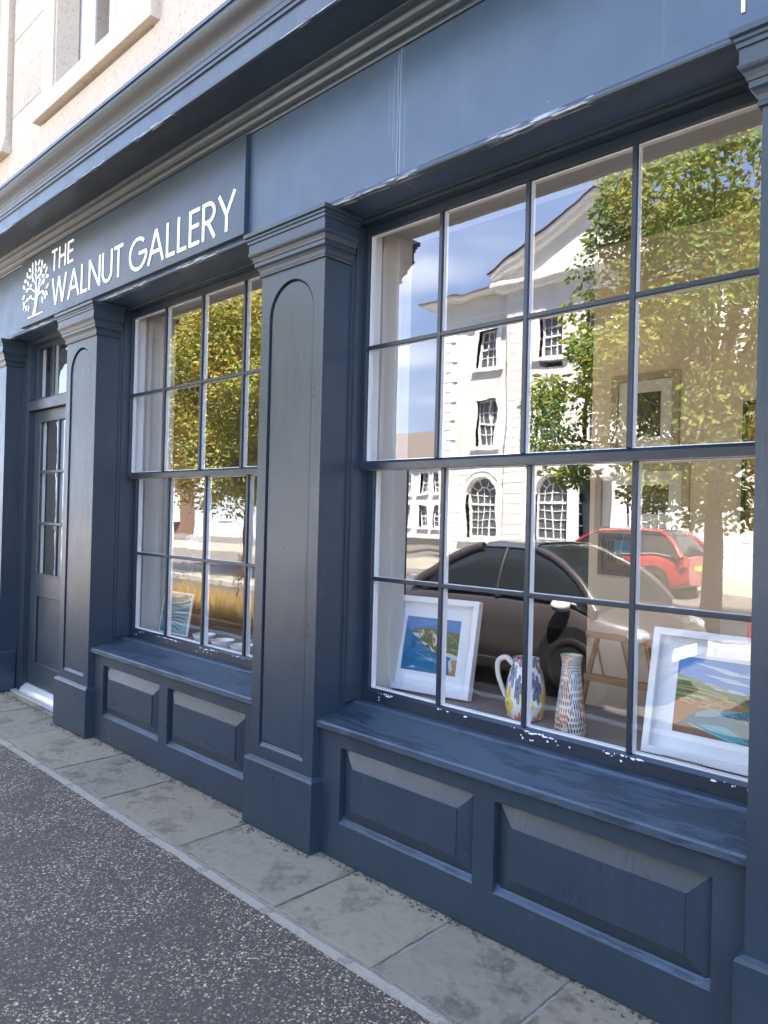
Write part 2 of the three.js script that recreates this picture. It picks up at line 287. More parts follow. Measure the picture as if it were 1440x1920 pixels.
// ---------------------------------------------------------------- the shop building
const shop = thing('gallery_building', 'dark blue painted timber shopfront with tall sash windows below a cream stone storey', 'building');
const PW = 0.48, PIL = [-7.11, -5.409, -3.061, -0.704, 1.643];      // left edges of the pilasters
const ZB = -0.36;
const capProf = [[0.0, 2.742], [0.010, 2.744], [0.013, 2.752], [0.009, 2.760], [0.009, 2.764], [0.013, 2.775], [0.020, 2.786], [0.029, 2.794], [0.029, 2.812], [0.033, 2.814], [0.036, 2.824], [0.042, 2.836], [0.050, 2.845], [0.054, 2.852], [0.054, 2.858], [0.050, 2.861], [0.050, 2.902], [0.056, 2.905], [0.056, 2.918], [0.062, 2.922], [0.062, 2.932], [0.072, 2.937], [0.072, 2.955]];
for (const x of PIL) {
  const cx = x + PW / 2, hw = 0.170, y0 = 0.40, y1 = 2.688;
  const face = rectShape(x, x + PW, 0.33, 2.744); face.holes.push(new THREE.Path(archPts(cx, hw, y0, y1).reverse()));
  const ring = new THREE.Shape(archPts(cx, hw - 0.007, y0 + 0.02, y1 - 0.007)); ring.holes.push(new THREE.Path(archPts(cx, hw - 0.027, y0 + 0.021, y1 - 0.027).reverse()));
  const ring2 = new THREE.Shape(archPts(cx, hw - 0.031, y0 + 0.02, y1 - 0.031)); ring2.holes.push(new THREE.Path(archPts(cx, hw - 0.038, y0 + 0.021, y1 - 0.038).reverse()));
  const p = part(shop, 'pilaster', [box(x + 0.0005, x + PW - 0.0005, 0.002, 2.96, ZB, -0.0305), extrude(face, 0.030, -0.030)], paint);
  part(p, 'panel_moulding', [extrude(ring, 0.010, -0.028, { bevelEnabled: true, bevelThickness: 0.010, bevelSize: 0.0085, bevelOffset: -0.0085, bevelSegments: 3 }), extrude(ring2, 0.005, -0.0275, { bevelEnabled: true, bevelThickness: 0.003, bevelSize: 0.002, bevelOffset: -0.002, bevelSegments: 2 })], paint);
  part(p, 'panel_sill', [run([[-0.0302, y0 - 0.002], [-0.001, y0 - 0.002], [-0.0302, y0 + 0.036]], cx - hw + 0.001, cx + hw - 0.001)], paint);
  part(p, 'plinth', [mouldBox(x, x + PW, -0.13, 0.0, [[0.022, 0.003], [0.022, 0.322], [0.016, 0.332], [0.002, 0.341]])], paint);
  part(p, 'capital', [mouldBox(x, x + PW, -0.165, 0.0, capProf)], paint);
}
// entablature
part(shop, 'fascia_board', [box(-9.2, -2.1355, 2.962, 3.56, ZB, 0)], paintFasciaSkylit);
part(shop, 'fascia_board', [box(-2.1335, 4.2, 2.962, 3.56, ZB, -0.0008)], paintFasciaSkylit);
part(shop, 'fascia_edge', [run([[0.0, 2.955], [0.010, 2.955], [0.014, 2.961], [0.012, 2.971], [0.005, 2.981], [0.0, 2.986], [-0.02, 2.986], [-0.02, 2.955]], -9.2, 4.2)], edgeWorn);
part(shop, 'bed_moulding', [run([[0.0012, 3.515], [0.010, 3.515], [0.014, 3.522], [0.014, 3.530], [0.021, 3.533], [0.032, 3.542], [0.037, 3.555], [0.037, 3.563], [0.046, 3.567], [0.058, 3.578], [0.064, 3.592], [0.064, 3.600], [0.075, 3.604], [0.086, 3.612], [0.090, 3.624], [0.090, 3.64], [0.0012, 3.64]], -9.2, 4.2)], paint);
const cyma = [];
for (let i = 0; i <= 12; i++) { const t = i / 12; cyma.push([0.318 + 0.058 * (t - 0.16 * Math.sin(2 * Math.PI * t)), 3.742 + 0.100 * t]); }
part(shop, 'cornice', [run([[-0.30, 3.626], [0.283, 3.612], [0.287, 3.604], [0.297, 3.604], [0.297, 3.694], [0.306, 3.698], [0.306, 3.716], [0.312, 3.718], [0.314, 3.736], ...cyma, [0.384, 3.844], [0.384, 3.862], [-0.06, 3.905], [-0.30, 3.905]], -9.2, 4.2)], paint);
part(shop, 'cornice_edge', [run([[0.284, 3.600], [0.2985, 3.600], [0.2985, 3.612], [0.284, 3.612]], -9.2, 4.2)], edgeWorn);

// sash windows, their sills and panelled stall risers
function sash(parent, name, gx0, gx1, y0, y1, ym, cols, xs, zf, top, bot, left, thick) {
  // gx0..gx1 glass, y0..y1 glass; xs the bar positions; top/bot/left rail sizes
  const zg = zf - 0.019, zi = zf - thick, o = part(shop, name, [
    rbox(gx0 - left, gx0, y0 - bot, y1 + top, zg, zf, 0.002), rbox(gx1, gx1 + left, y0 - bot, y1 + top, zg, zf, 0.002), rbox(gx0 - 0.001, gx1 + 0.001, y1, y1 + top, zg, zf - 0.0006, 0.002)], sashPaintShaded);
  part(o, 'bottom_rail', [run([[zg, y0 - bot], [zf - 0.0004, y0 - bot], [zf - 0.0004, y0 - 0.012], [zf - 0.012, y0], [zg, y0]], gx0 - 0.001, gx1 + 0.001)], sashPaintShaded);
  part(o, 'inner_frame', [box(gx0 - left, gx0 + 0.003, y0 - bot, y1 + top, zi, zg - 0.003), box(gx1 - 0.003, gx1 + left, y0 - bot, y1 + top, zi, zg - 0.003), box(gx0 + 0.003, gx1 - 0.003, y1 - 0.003, y1 + top, zi, zg - 0.0032), box(gx0 + 0.003, gx1 - 0.003, y0 - bot, y0 + 0.004, zi, zg - 0.0032)], whitePaint);
  for (const x of xs) {
    part(o, 'glazing_bar', [rbox(x - 0.0095, x + 0.0095, y0, y1, zg + 0.001, zf - 0.003, 0.003)], sashPaintShaded);
    part(o, 'inner_bar', [box(x - 0.010, x + 0.010, y0, y1, zi, zg - 0.003)], whitePaint);
  }
  const X = [gx0, ...xs, gx1];
  for (let i = 0; i + 1 < X.length; i++) {
    const a = X[i] + (i ? 0.0095 : 0), b = X[i + 1] - (i + 2 < X.length ? 0.0095 : 0);
    for (const yy of ym) {
      part(o, 'glazing_bar', [rbox(a, b, yy - 0.0095, yy + 0.0095, zg + 0.001, zf - 0.0042, 0.003)], sashPaintShaded);
      part(o, 'inner_bar', [box(a + 0.001, b - 0.001, yy - 0.010, yy + 0.010, zi + 0.001, zg - 0.003)], whitePaint);
    }
    const Y = [y0, ...ym, y1];
    for (let j = 0; j + 1 < Y.length; j++) {
      const w = b - a + 0.012, h = Y[j + 1] - Y[j] + 0.006, g = new THREE.PlaneGeometry(w, h), uv = g.attributes.uv, ox = rr(0, 9), oy = rr(0, 9);
      for (let k = 0; k < uv.count; k++) uv.setXY(k, uv.getX(k) * w + ox, uv.getY(k) * h + oy);
      const pn = part(o, 'glass_pane', g, glass); pn.position.set((a + b) / 2, (Y[j] + Y[j + 1]) / 2, zg - 0.0015);
      pn.rotation.set(rr(-1, 1) * 0.0014, rr(-1, 1) * 0.0014, 0);
    }
  }
  return o;
}
function shopWindow(xa, xb) {
  const gw = 1.777, g0 = (xa + xb) / 2 - gw / 2, g1 = g0 + gw, xs = [1, 2, 3].map(k => g0 + k * gw / 4);
  // box frame
  part(shop, 'window_frame', [box(xa + 0.0006, xa + 0.020, 0.668, 2.961, -0.345, -0.184), box(xb - 0.020, xb - 0.0006, 0.668, 2.961, -0.345, -0.184), box(xa + 0.0005, xa + 0.010, 0.668, 2.961, -0.184, -0.166), box(xb - 0.010, xb - 0.0005, 0.668, 2.961, -0.184, -0.166),
    box(xa + 0.0205, xb - 0.0205, 2.936, 2.961, -0.345, -0.186), box(xa + 0.0205, xb - 0.0205, 2.950, 2.9612, -0.186, -0.168)], paint);
  for (const x of [xa + 0.0205, xb - 0.0265]) part(shop, 'inner_jamb', [box(x, x + 0.006, 1.812, 2.935, -0.345, -0.279)], whitePaint);
  part(shop, 'inner_head', [box(xa + 0.027, xb - 0.027, 2.928, 2.9355, -0.345, -0.279)], whitePaint);
  sash(shop, 'upper_sash', g0, g1, 1.8145, 2.894, [2.3548], 4, xs, -0.232, 0.041, 0.042, g0 - xa - 0.0215, 0.045);
  sash(shop, 'lower_sash', g0 + 0.018, g1 - 0.018, 0.727, 1.772, [1.2515], 4, xs, -0.284, 0.036, 0.062, g0 + 0.018 - xa - 0.0215, 0.048);
  const fl = [];                                          // flaked paint along the wet edge of the bottom rail
  for (let k = 0; k < 60; k++) {
    const spot = [0.12, 0.45, 0.58, 0.93, 1.02, 1.32, 1.7][Math.floor(rnd() * 7)], x = xa + 0.05 + clamp(spot + rr(-1, 1) * rr(0, 0.13), 0.02, 1.76), low = rnd() < 0.16, y = low ? rr(0.675, 0.708) : rr(0.708, 0.716), w = low ? rr(0.002, 0.007) : rr(0.002, 0.024) * rnd(), h = low ? rr(0.002, 0.006) : rr(0.0015, 0.005), z = -0.2838 - (low ? 0 : 0.0005), n = 7, sh = new THREE.Shape();
    for (let i = 0; i < n; i++) { const t = i / n * 6.283, r = rr(0.55, 1.1); sh[i ? 'lineTo' : 'moveTo'](x + w * r * Math.cos(t), y + h * r * Math.sin(t)); }
    fl.push(extrude(sh, 0.0006 + 0.0002 * (k % 5), z));
  }
  const fk = part(shop, 'paint_flakes', fl, mat(0.70, 0.71, 0.70, 0.7)); fk.userData.kind = 'stuff';
  part(shop, 'window_sill', [run([[-0.30, 0.575], [-0.018, 0.575], [-0.014, 0.580], [-0.014, 0.603], [-0.020, 0.610], [-0.225, 0.652], [-0.235, 0.655], [-0.245, 0.664], [-0.30, 0.664]], xa + 0.0015, xb - 0.0015)], sillPaint);
  // stall riser with two raised and fielded panels
  const m = (xa + xb) / 2, P = [[xa + 0.145, m - 0.048], [m + 0.048, xb - 0.105]].map(([a, b]) => [a, b, 0.168, 0.508]);
  const sh = rectShape(xa + 0.002, xb - 0.002, 0.004, 0.574); for (const [a, b, c, d] of P) sh.holes.push(rectPath(a, b, c, d));
  const r = part(shop, 'stall_riser', [extrude(sh, 0.032, -0.072), box(xa + 0.002, xb - 0.002, 0.004, 0.574, -0.30, -0.0725)], paint);
  for (const [a, b, c, d] of P) {
    const zf = -0.036, z0 = -0.070, i = 0.078, e = 0.003, A = [[a + e, c + e], [b - e, c + e], [b - e, d - e], [a + e, d - e]], B = [[a + i, c + i], [b - i, c + i], [b - i, d - i], [a + i, d - i]], q = [];
    for (let k = 0; k < 4; k++) { const n = (k + 1) % 4; q.push([[...A[k], z0], [...A[n], z0], [...B[n], zf - 0.006], [...B[k], zf - 0.006]]); q.push([[...B[k], zf - 0.006], [...B[n], zf - 0.006], [...B[n], zf], [...B[k], zf]]); }
    q.push(B.map(v => [...v, zf]));
    part(r, 'raised_panel', [quads(q)], paint);
    part(r, 'panel_ledge', [run([[-0.0715, c + 0.0005], [-0.0405, c + 0.0005], [-0.043, c + 0.005], [-0.058, c + 0.016], [-0.0715, c + 0.030]], a + 0.001, b - 0.001)], sillPaint);
  }
}
for (let i = 1; i < 4; i++) shopWindow(PIL[i] + PW, PIL[i + 1]);

// door between the two left pilasters
{
  const xa = PIL[0] + PW, xb = PIL[1];                    // -6.63 .. -5.409
  part(shop, 'door_frame', [box(xa + 0.001, xa + 0.115, 0.0, 2.961, -0.26, -0.150), box(xb - 0.115, xb - 0.001, 0.0, 2.961, -0.26, -0.150), box(xa + 0.115, xb - 0.115, 2.368, 2.445, -0.26, -0.150), box(xa + 0.115, xb - 0.115, 2.925, 2.961, -0.26, -0.152),
    box(xa + 0.001, xa + 0.04, 0.0, 2.961, -0.15, -0.138), box(xb - 0.04, xb - 0.001, 0.0, 2.961, -0.15, -0.138)], paint);
  const l = xa + 0.12, r = xb - 0.12, zf = -0.196, gl = l + 0.125, gr = r - 0.125, gm = (gl + gr) / 2;
  const sh = rectShape(l, r, 0.075, 2.362); sh.holes.push(rectPath(gl, gr, 0.995, 2.282)); sh.holes.push(rectPath(gl, gr, 0.25, 0.835));
  const d = part(shop, 'door', [extrude(sh, 0.045, zf - 0.045)], paint);
  const beads = (x0, x1, y0, y1) => { const s = rectShape(x0, x1, y0, y1); s.holes.push(rectPath(x0 + 0.016, x1 - 0.016, y0 + 0.016, y1 - 0.016)); return extrude(s, 0.010, zf - 0.012, { bevelEnabled: true, bevelThickness: 0.004, bevelSize: 0.004, bevelOffset: -0.004, bevelSegments: 2 }); };
  part(d, 'door_panel', [box(gl - 0.002, gr + 0.002, 0.248, 0.837, zf - 0.035, zf - 0.016)], paint);
  part(d, 'door_moulding', [beads(gl, gr, 0.25, 0.835)], paint);
  part(d, 'door_moulding', [beads(gl, gr, 0.995, 2.282)], paint);
  const ys = [0.995, 1.424, 1.853, 2.282];
  for (const y of [ys[1], ys[2]]) part(d, 'glazing_bar', [rbox(gl, gr, y - 0.011, y + 0.011, zf - 0.022, zf - 0.004, 0.003)], paint);
  for (let k = 0; k < 3; k++) {
    part(d, 'glazing_bar', [rbox(gm - 0.011, gm + 0.011, ys[k] + 0.011, ys[k + 1] - 0.011, zf - 0.022, zf - 0.004, 0.003)], paint);
    for (const [a, b] of [[gl, gm], [gm, gr]]) { const p = part(d, 'glass_pane', new THREE.PlaneGeometry(b - a, ys[k + 1] - ys[k]), glass); p.position.set((a + b) / 2, (ys[k] + ys[k + 1]) / 2, zf - 0.0245); p.rotation.y = rr(-1, 1) * 0.002; }
  }
  part(d, 'inner_bars', [box(gl - 0.001, gl + 0.02, 0.995, 2.282, zf - 0.046, zf - 0.027), box(gm - 0.012, gm + 0.012, 0.995, 2.282, zf - 0.046, zf - 0.027), box(gl + 0.02, gm - 0.012, ys[1] - 0.011, ys[1] + 0.011, zf - 0.046, zf - 0.027), box(gl + 0.02, gm - 0.012, ys[2] - 0.011, ys[2] + 0.011, zf - 0.046, zf - 0.027)], whitePaint);
  const hp = part(d, 'door_handle', [rbox(r - 0.085, r - 0.045, 0.93, 1.13, zf, zf + 0.006, 0.002), tube([[r - 0.065, 1.05, zf], [r - 0.065, 1.05, zf + 0.045], [r - 0.10, 1.05, zf + 0.055], [r - 0.165, 1.05, zf + 0.055]], 0.009, 0.008)], metalM);
  // fanlight over the door
  const f = part(shop, 'fanlight', [box(l - 0.004, l + 0.045, 2.446, 2.924, -0.235, -0.20), box(r - 0.045, r + 0.004, 2.446, 2.924, -0.235, -0.20), box(l + 0.045, r - 0.045, 2.446, 2.478, -0.235, -0.201), box(l + 0.045, r - 0.045, 2.892, 2.924, -0.235, -0.201)], paint);
  const fx = [l + 0.045, l + 0.045 + (r - l - 0.09) / 3, l + 0.045 + 2 * (r - l - 0.09) / 3, r - 0.045];
  for (let k = 0; k < 3; k++) { const p = part(f, 'glass_pane', new THREE.PlaneGeometry(fx[k + 1] - fx[k], 0.414), glass); p.position.set((fx[k] + fx[k + 1]) / 2, 2.685, -0.219); }
  for (const k of [1, 2]) { part(f, 'glazing_bar', [rbox(fx[k] - 0.011, fx[k] + 0.011, 2.478, 2.892, -0.2175, -0.203, 0.003)], paint); part(f, 'inner_bar', [box(fx[k] - 0.012, fx[k] + 0.012, 2.478, 2.892, -0.24, -0.2205)], whitePaint); }
  part(f, 'inner_frame', [box(l + 0.004, l + 0.052, 2.446, 2.924, -0.258, -0.2355)], whitePaint);
  part(shop, 'threshold', [run([[-0.26, 0.0], [-0.135, 0.0], [-0.135, 0.022], [-0.150, 0.045], [-0.185, 0.070], [-0.26, 0.074]], xa + 0.116, xb - 0.116), box(xa + 0.03, xb - 0.03, 0.0, 0.016, -0.134, -0.09)], metalM);
}
// walls behind the timber, inner linings and rooms
part(shop, 'inner_pier', PIL.map(x => box(x + 0.055, x + PW - 0.055, 0.05, 3.30, -0.62, ZB - 0.001)), cream);
part(shop, 'window_lining', [1, 2, 3].flatMap(i => [box(PIL[i] + PW - 0.054, PIL[i] + PW - 0.004, 0.676, 2.98, -0.60, -0.346), box(PIL[i + 1] + 0.004, PIL[i + 1] + 0.054, 0.676, 2.98, -0.60, -0.346)]), cream);
part(shop, 'lining_architrave', [1, 2, 3].flatMap(i => [box(PIL[i] + PW - 0.0035, PIL[i] + PW + 0.012, 0.676, 2.96, -0.405, -0.375), box(PIL[i] + PW - 0.0035, PIL[i] + PW + 0.010, 0.676, 2.96, -0.52, -0.49)]), cream);
part(shop, 'inner_lintel', [box(-8.4, 3.4, 2.98, 3.30, -0.62, ZB - 0.002)], cream);
part(shop, 'apron_wall', [1, 2, 3].map(i => box(PIL[i] + PW - 0.05, PIL[i + 1] + 0.05, 0.0, 0.60, -0.40, -0.302)), cream);
for (const i of [1, 2, 3]) part(shop, 'display_board', [rbox(PIL[i] + PW - 0.002, PIL[i + 1] + 0.002, 0.640, 0.674, -1.02, -0.334, 0.004)], boardM);
for (const i of [1, 2, 3]) part(shop, 'display_box', [box(PIL[i] + PW + 0.03, PIL[i + 1] - 0.03, 0.0, 0.639, -0.99, -0.402)], cream);
part(shop, 'gallery_floor', [box(-8.6, 3.6, -0.03, 0.0, -7.2, -0.301)], darkWood);
part(shop, 'ceiling', [box(-8.6, 3.6, 3.36, 3.44, -7.2, ZB - 0.001)], ceilingM);
part(shop, 'partition_wall', [box(-2.42, 3.2, 0.0, 3.359, -2.36, -2.22)], wallWarmLit);
part(shop, 'partition_rail', [box(-2.42, 3.2, 3.08, 3.11, -2.219, -2.195)], wallWarmLit);
part(shop, 'back_wall', [box(-8.6, 3.6, 0.0, 3.36, -7.3, -7.2)], mat(0.09, 0.088, 0.092, 0.85));
part(shop, 'side_wall', [box(-8.7, -8.6, 0.0, 3.36, -7.3, ZB)], cream);
part(shop, 'side_wall', [box(3.6, 3.7, 0.0, 3.36, -7.3, ZB)], cream);
part(shop, 'front_pier', [box(-9.2, PIL[0] - 0.002, 0.0, 2.96, ZB, -0.03), box(PIL[4] + PW + 0.002, 4.2, 0.0, 2.96, ZB, -0.03)], paint);
// entrance lobby wall seen through the door
part(shop, 'lobby_wall', [box(-8.59, -6.35, 0.0, 3.36, -1.02, -0.94)], cream);

// upper storey in cream stone
{
  const zw = -0.06, H = 6.95;
  part(shop, 'upper_wall', [box(-9.2, -5.87, 3.906, H, -0.5, zw - 0.03), box(-4.60, 4.2, 3.906, H, -0.5, zw - 0.03), box(-5.87, -4.60, 3.906, 4.70, -0.5, zw - 0.03), box(-5.87, -4.60, 6.75, H, -0.5, zw - 0.03)], stoneA);
  part(shop, 'roof', [box(-9.3, 4.3, H, H + 0.15, -8.0, 0.02)], mat(0.12, 0.12, 0.13, 0.8));
  part(shop, 'rear_block', [box(-9.2, -9.0, 0, H, -8.0, -0.5), box(4.0, 4.2, 0, H, -8.0, -0.5), box(-9.0, 4.0, 0, H, -8.0, -7.8), box(-9.0, 4.0, 3.46, 3.6, -7.8, -0.5)], stoneA);
  part(shop, 'plain_band', [rbox(-9.2, 4.2, 3.90, 4.618, -0.3, zw + 0.012, 0.004)], stoneA);
  const so = [stoneA, stoneC, stoneD], yb = [4.622, 4.93, 5.26, 5.59, 5.92, 6.25, 6.58, H];
  for (let j = 0; j + 1 < yb.length; j++) {
    const cut = j % 2 ? [-6.84, -6.14, null, -4.36, -3.4, -2.4, -1.4, -0.4, 0.8, 2.2, 4.2] : [-6.84, -6.14, null, -4.36, -3.9, -2.9, -1.9, -0.9, 0.2, 1.4, 4.2];
    for (let i = 0; i + 1 < cut.length; i++) {
      if (cut[i] === null || cut[i + 1] === null) continue;
      part(shop, 'stone_block', [rbox(cut[i] + 0.0015, cut[i + 1] - 0.0015, yb[j] + 0.0015, yb[j + 1] - 0.0015, -0.2, zw + rr(-0.0015, 0.0015), 0.003)], so[Math.floor(rnd() * 3)]);
    }
  }
  const sp = part(shop, 'stone_pilaster', [rbox(-7.5, -6.87, 4.76, H, -0.2, zw + 0.045, 0.005), rbox(-7.30, -7.07, 4.9, H, -0.2, zw + 0.055, 0.004)], stoneC);
  part(sp, 'stone_base', [mouldBox(-7.48, -6.89, -0.2, zw + 0.03, [[0.05, 4.622], [0.05, 4.67], [0.045, 4.69], [0.03, 4.70], [0.03, 4.715], [0.022, 4.735], [0.016, 4.765]])], stoneC);
  part(shop, 'stone_block', [rbox(-9.2, -7.5, 4.622, H, -0.2, zw, 0.004)], stoneC);
  part(shop, 'window_architrave', [mouldBox(-6.09, -5.872, -0.2, zw, [[0.03, 4.79], [0.03, 6.8]]), box(-6.02, -5.871, 4.79, 6.8, zw + 0.03, zw + 0.042)], stoneC);
  part(shop, 'window_architrave', [mouldBox(-4.598, -4.38, -0.2, zw, [[0.03, 4.79], [0.03, 6.8]]), box(-4.599, -4.45, 4.79, 6.8, zw + 0.03, zw + 0.042)], stoneC);
  part(shop, 'stone_sill', [rbox(-6.21, -5.33, 4.642, 4.788, -0.24, 0.006, 0.006), rbox(-5.327, -4.29, 4.642, 4.788, -0.24, 0.006, 0.006)], stoneC);
  part(shop, 'reveal', [box(-5.94, -5.869, 4.788, 6.76, -0.5, -0.09), box(-4.601, -4.54, 4.788, 6.76, -0.5, -0.09)], stoneC);
  const w = part(shop, 'upper_window', [box(-5.868, -5.80, 4.789, 6.75, -0.30, -0.22), box(-4.67, -4.602, 4.789, 6.75, -0.30, -0.22), box(-5.80, -4.67, 4.789, 4.85, -0.30, -0.221), box(-5.80, -5.755, 4.85, 6.74, -0.29, -0.25), box(-4.715, -4.67, 4.85, 6.74, -0.29, -0.25), box(-5.755, -4.715, 4.85, 4.92, -0.29, -0.25), box(-5.80, -4.67, 5.75, 5.80, -0.29, -0.24)], whitePaint);
  for (const x of [-5.41, -5.06]) part(w, 'glazing_bar', [box(x - 0.011, x + 0.011, 4.92, 5.75, -0.285, -0.255)], whitePaint);
  for (const [a, b] of [[-5.755, -5.421], [-5.399, -5.071], [-5.049, -4.715]]) { const p = part(w, 'glass_pane', new THREE.PlaneGeometry(b - a, 0.83), glass); p.position.set((a + b) / 2, 5.335, -0.272); }
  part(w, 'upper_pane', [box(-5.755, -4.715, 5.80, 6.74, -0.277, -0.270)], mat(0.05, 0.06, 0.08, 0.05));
  // pale curtains behind the upper window
  const cs = []; for (let k = 0; k < 44; k++) { const x = -5.8 + k * 1.13 / 44; cs.push([[x, 4.8, -0.42 - 0.02 * (k % 2)], [x + 1.13 / 44, 4.8, -0.42 - 0.02 * ((k + 1) % 2)], [x + 1.13 / 44, 6.7, -0.42 - 0.02 * ((k + 1) % 2)], [x, 6.7, -0.42 - 0.02 * (k % 2)]]); }
  part(w, 'curtain', [quads(cs)], mat(0.75, 0.75, 0.74, 0.9));
}

// ---------------------------------------------------------------- the sign
{
  const s = thing('shop_sign', 'long dark blue name board reading THE WALNUT GALLERY with a white tree emblem', 'sign', [0, 0, 0]);
  const bd = part(s, 'sign_board', [rbox(-6.265, -3.192, 2.992, 3.512, 0.003, 0.030, 0.003)], mat(0.026, 0.040, 0.060, 0.45, { map: rep(mottle, 0.5), roughnessMap: rep(roughT, 0.9), bumpMap: rep(brush, 1), bumpScale: 0.0003 }));
  let lift = 0;
  const stroke = (pts, w) => {                            // a pen stroke of even width as a flat raised ribbon
    const L = [], R = [];
    for (let i = 0; i < pts.length; i++) {
      const a = pts[Math.max(0, i - 1)], b = pts[Math.min(pts.length - 1, i + 1)], dx = b[0] - a[0], dy = b[1] - a[1], n = Math.hypot(dx, dy) || 1;
      L.push(new THREE.Vector2(pts[i][0] - dy / n * w / 2, pts[i][1] + dx / n * w / 2)); R.unshift(new THREE.Vector2(pts[i][0] + dy / n * w / 2, pts[i][1] - dx / n * w / 2));
    }
    lift = (lift + 1) % 7;
    return extrude(new THREE.Shape([...R.reverse(), ...L.reverse()]), 0.003 + lift * 0.00025, 0.0302);
  };
  const arc = (cx, cy, rx, ry, a0, a1, n = 22) => Array.from({ length: n + 1 }, (_, i) => { const a = (a0 + (a1 - a0) * i / n) * rad; return [cx + rx * Math.cos(a), cy + ry * Math.sin(a)]; });
  const G = {                                             // unit letters, height 1: [width, strokes]
    T: [0.50, [[[0, 0.955], [0.50, 0.955]], [[0.25, 0], [0.25, 0.95]]]],
    H: [0.60, [[[0.05, 0], [0.05, 1]], [[0.55, 0], [0.55, 1]], [[0.05, 0.53], [0.55, 0.53]]]],
    E: [0.46, [[[0.05, 0], [0.05, 1]], [[0.05, 0.955], [0.46, 0.955]], [[0.05, 0.53], [0.43, 0.53]], [[0.05, 0.045], [0.46, 0.045]]]],
    W: [1.06, [[[0.03, 1], [0.28, 0.02]], [[0.28, 0.02], [0.53, 0.97]], [[0.53, 0.97], [0.78, 0.02]], [[0.78, 0.02], [1.03, 1]]]],
    A: [0.80, [[[0.03, 0], [0.40, 0.98]], [[0.40, 0.98], [0.77, 0]], [[0.17, 0.34], [0.63, 0.34]]]],
    L: [0.42, [[[0.05, 0], [0.05, 1]], [[0.05, 0.045], [0.42, 0.045]]]],
    N: [0.72, [[[0.05, 0], [0.05, 1]], [[0.05, 0.97], [0.67, 0.03]], [[0.67, 0], [0.67, 1]]]],
    U: [0.62, [[[0.05, 1], [0.05, 0.32], ...arc(0.31, 0.31, 0.26, 0.27, 180, 360), [0.57, 1]]]],
    G: [0.92, [[...arc(0.50, 0.5, 0.45, 0.46, 48, 360)], [[0.55, 0.5], [0.95, 0.5]]]],
    R: [0.56, [[[0.05, 0], [0.05, 1]], [[0.05, 0.955], [0.26, 0.955], ...arc(0.26, 0.71, 0.245, 0.245, 90, -90), [0.05, 0.465]], [[0.24, 0.465], [0.54, 0]]]],
    Y: [0.66, [[[0.02, 1], [0.33, 0.45]], [[0.64, 1], [0.33, 0.45]], [[0.33, 0], [0.33, 0.46]]]],
  };
  const word = (txt, x0, x1, y, h, gap) => {
    const W = [...txt].reduce((t, ch) => t + G[ch][0], 0) + gap * (txt.length - 1), k = (x1 - x0) / W;
    let x = x0;
    for (const ch of txt) { part(s, 'letter', G[ch][1].map(p => stroke(p.map(([u, v]) => [x + u * k, y + v * h]), 0.0215 * Math.sqrt(h / 0.2))), letterM); x += (G[ch][0] + gap) * k; }
  };
  word('THE', -5.655, -5.275, 3.316, 0.158, 0.16);
  word('WALNUT', -5.635, -4.515, 3.055, 0.207, 0.10);
  word('GALLERY', -4.43, -3.272, 3.042, 0.205, 0.12);
  // tree emblem: trunk, boughs and leaves
  const e = [], cx = -5.965;
  e.push(stroke([[cx - 0.02, 3.055], [cx + 0.015, 3.12], [cx + 0.03, 3.2], [cx + 0.02, 3.27]], 0.034), stroke([[cx + 0.005, 3.055], [cx + 0.03, 3.13], [cx + 0.05, 3.2], [cx + 0.09, 3.25]], 0.022), stroke([[cx - 0.13, 3.046], [cx + 0.16, 3.046]], 0.012));
  const boughs = [[[0.02, 3.22], [-0.08, 3.27], [-0.15, 3.28]], [[0.03, 3.25], [0.02, 3.34], [0.0, 3.43]], [[0.09, 3.25], [0.15, 3.29], [0.2, 3.3]], [[0.02, 3.27], [-0.04, 3.34], [-0.08, 3.38]], [[0.06, 3.23], [0.09, 3.33], [0.11, 3.4]], [[0.01, 3.17], [-0.1, 3.2], [-0.18, 3.19]], [[0.04, 3.18], [0.12, 3.21], [0.18, 3.2]]];
  for (const b of boughs) e.push(stroke(b.map(([u, v]) => [cx + u, v]), 0.009));
  const leaf = (x, y, a, l) => { const sh = new THREE.Shape(); sh.moveTo(-l / 2, 0); sh.quadraticCurveTo(0, l * 0.46, l / 2, 0); sh.quadraticCurveTo(0, -l * 0.46, -l / 2, 0); lift = (lift + 1) % 7; return extrude(sh, 0.003 + lift * 0.00025, 0.0302, { curveSegments: 6 }).rotateZ(a).translate(x, y, 0); };
  for (const [n, rx, ry, l] of [[15, 0.235, 0.185, 0.062], [11, 0.165, 0.135, 0.058], [7, 0.095, 0.09, 0.052]])
    for (let i = 0; i < n; i++) { const a = (-18 + 216 * i / (n - 1)) * rad; e.push(leaf(cx + 0.005 + rx * Math.cos(a), 3.265 + ry * Math.sin(a) - (Math.sin(a) < 0 ? 0.03 : 0), a + (i % 2 ? 0.5 : -0.4), l)); }
  for (const [x, y, a] of [[-0.22, 3.15, 1.2], [-0.17, 3.13, 1.3], [-0.12, 3.12, 1.5], [0.2, 3.16, 1.9], [0.15, 3.14, 1.8]]) e.push(leaf(cx + x, y, a, 0.058));
  part(s, 'tree_emblem', e, letterM);
  // the next name board begins at the edge of the picture: only one white stroke of it shows
  const t2 = thing('lettering', 'single thin white letter stroke on the fascia above the right pilaster', 'letter');
  part(t2, 'letter_stroke', [rbox(-0.767, -0.756, 3.037, 3.27, 0.001, 0.006, 0.002)], letterM);
}

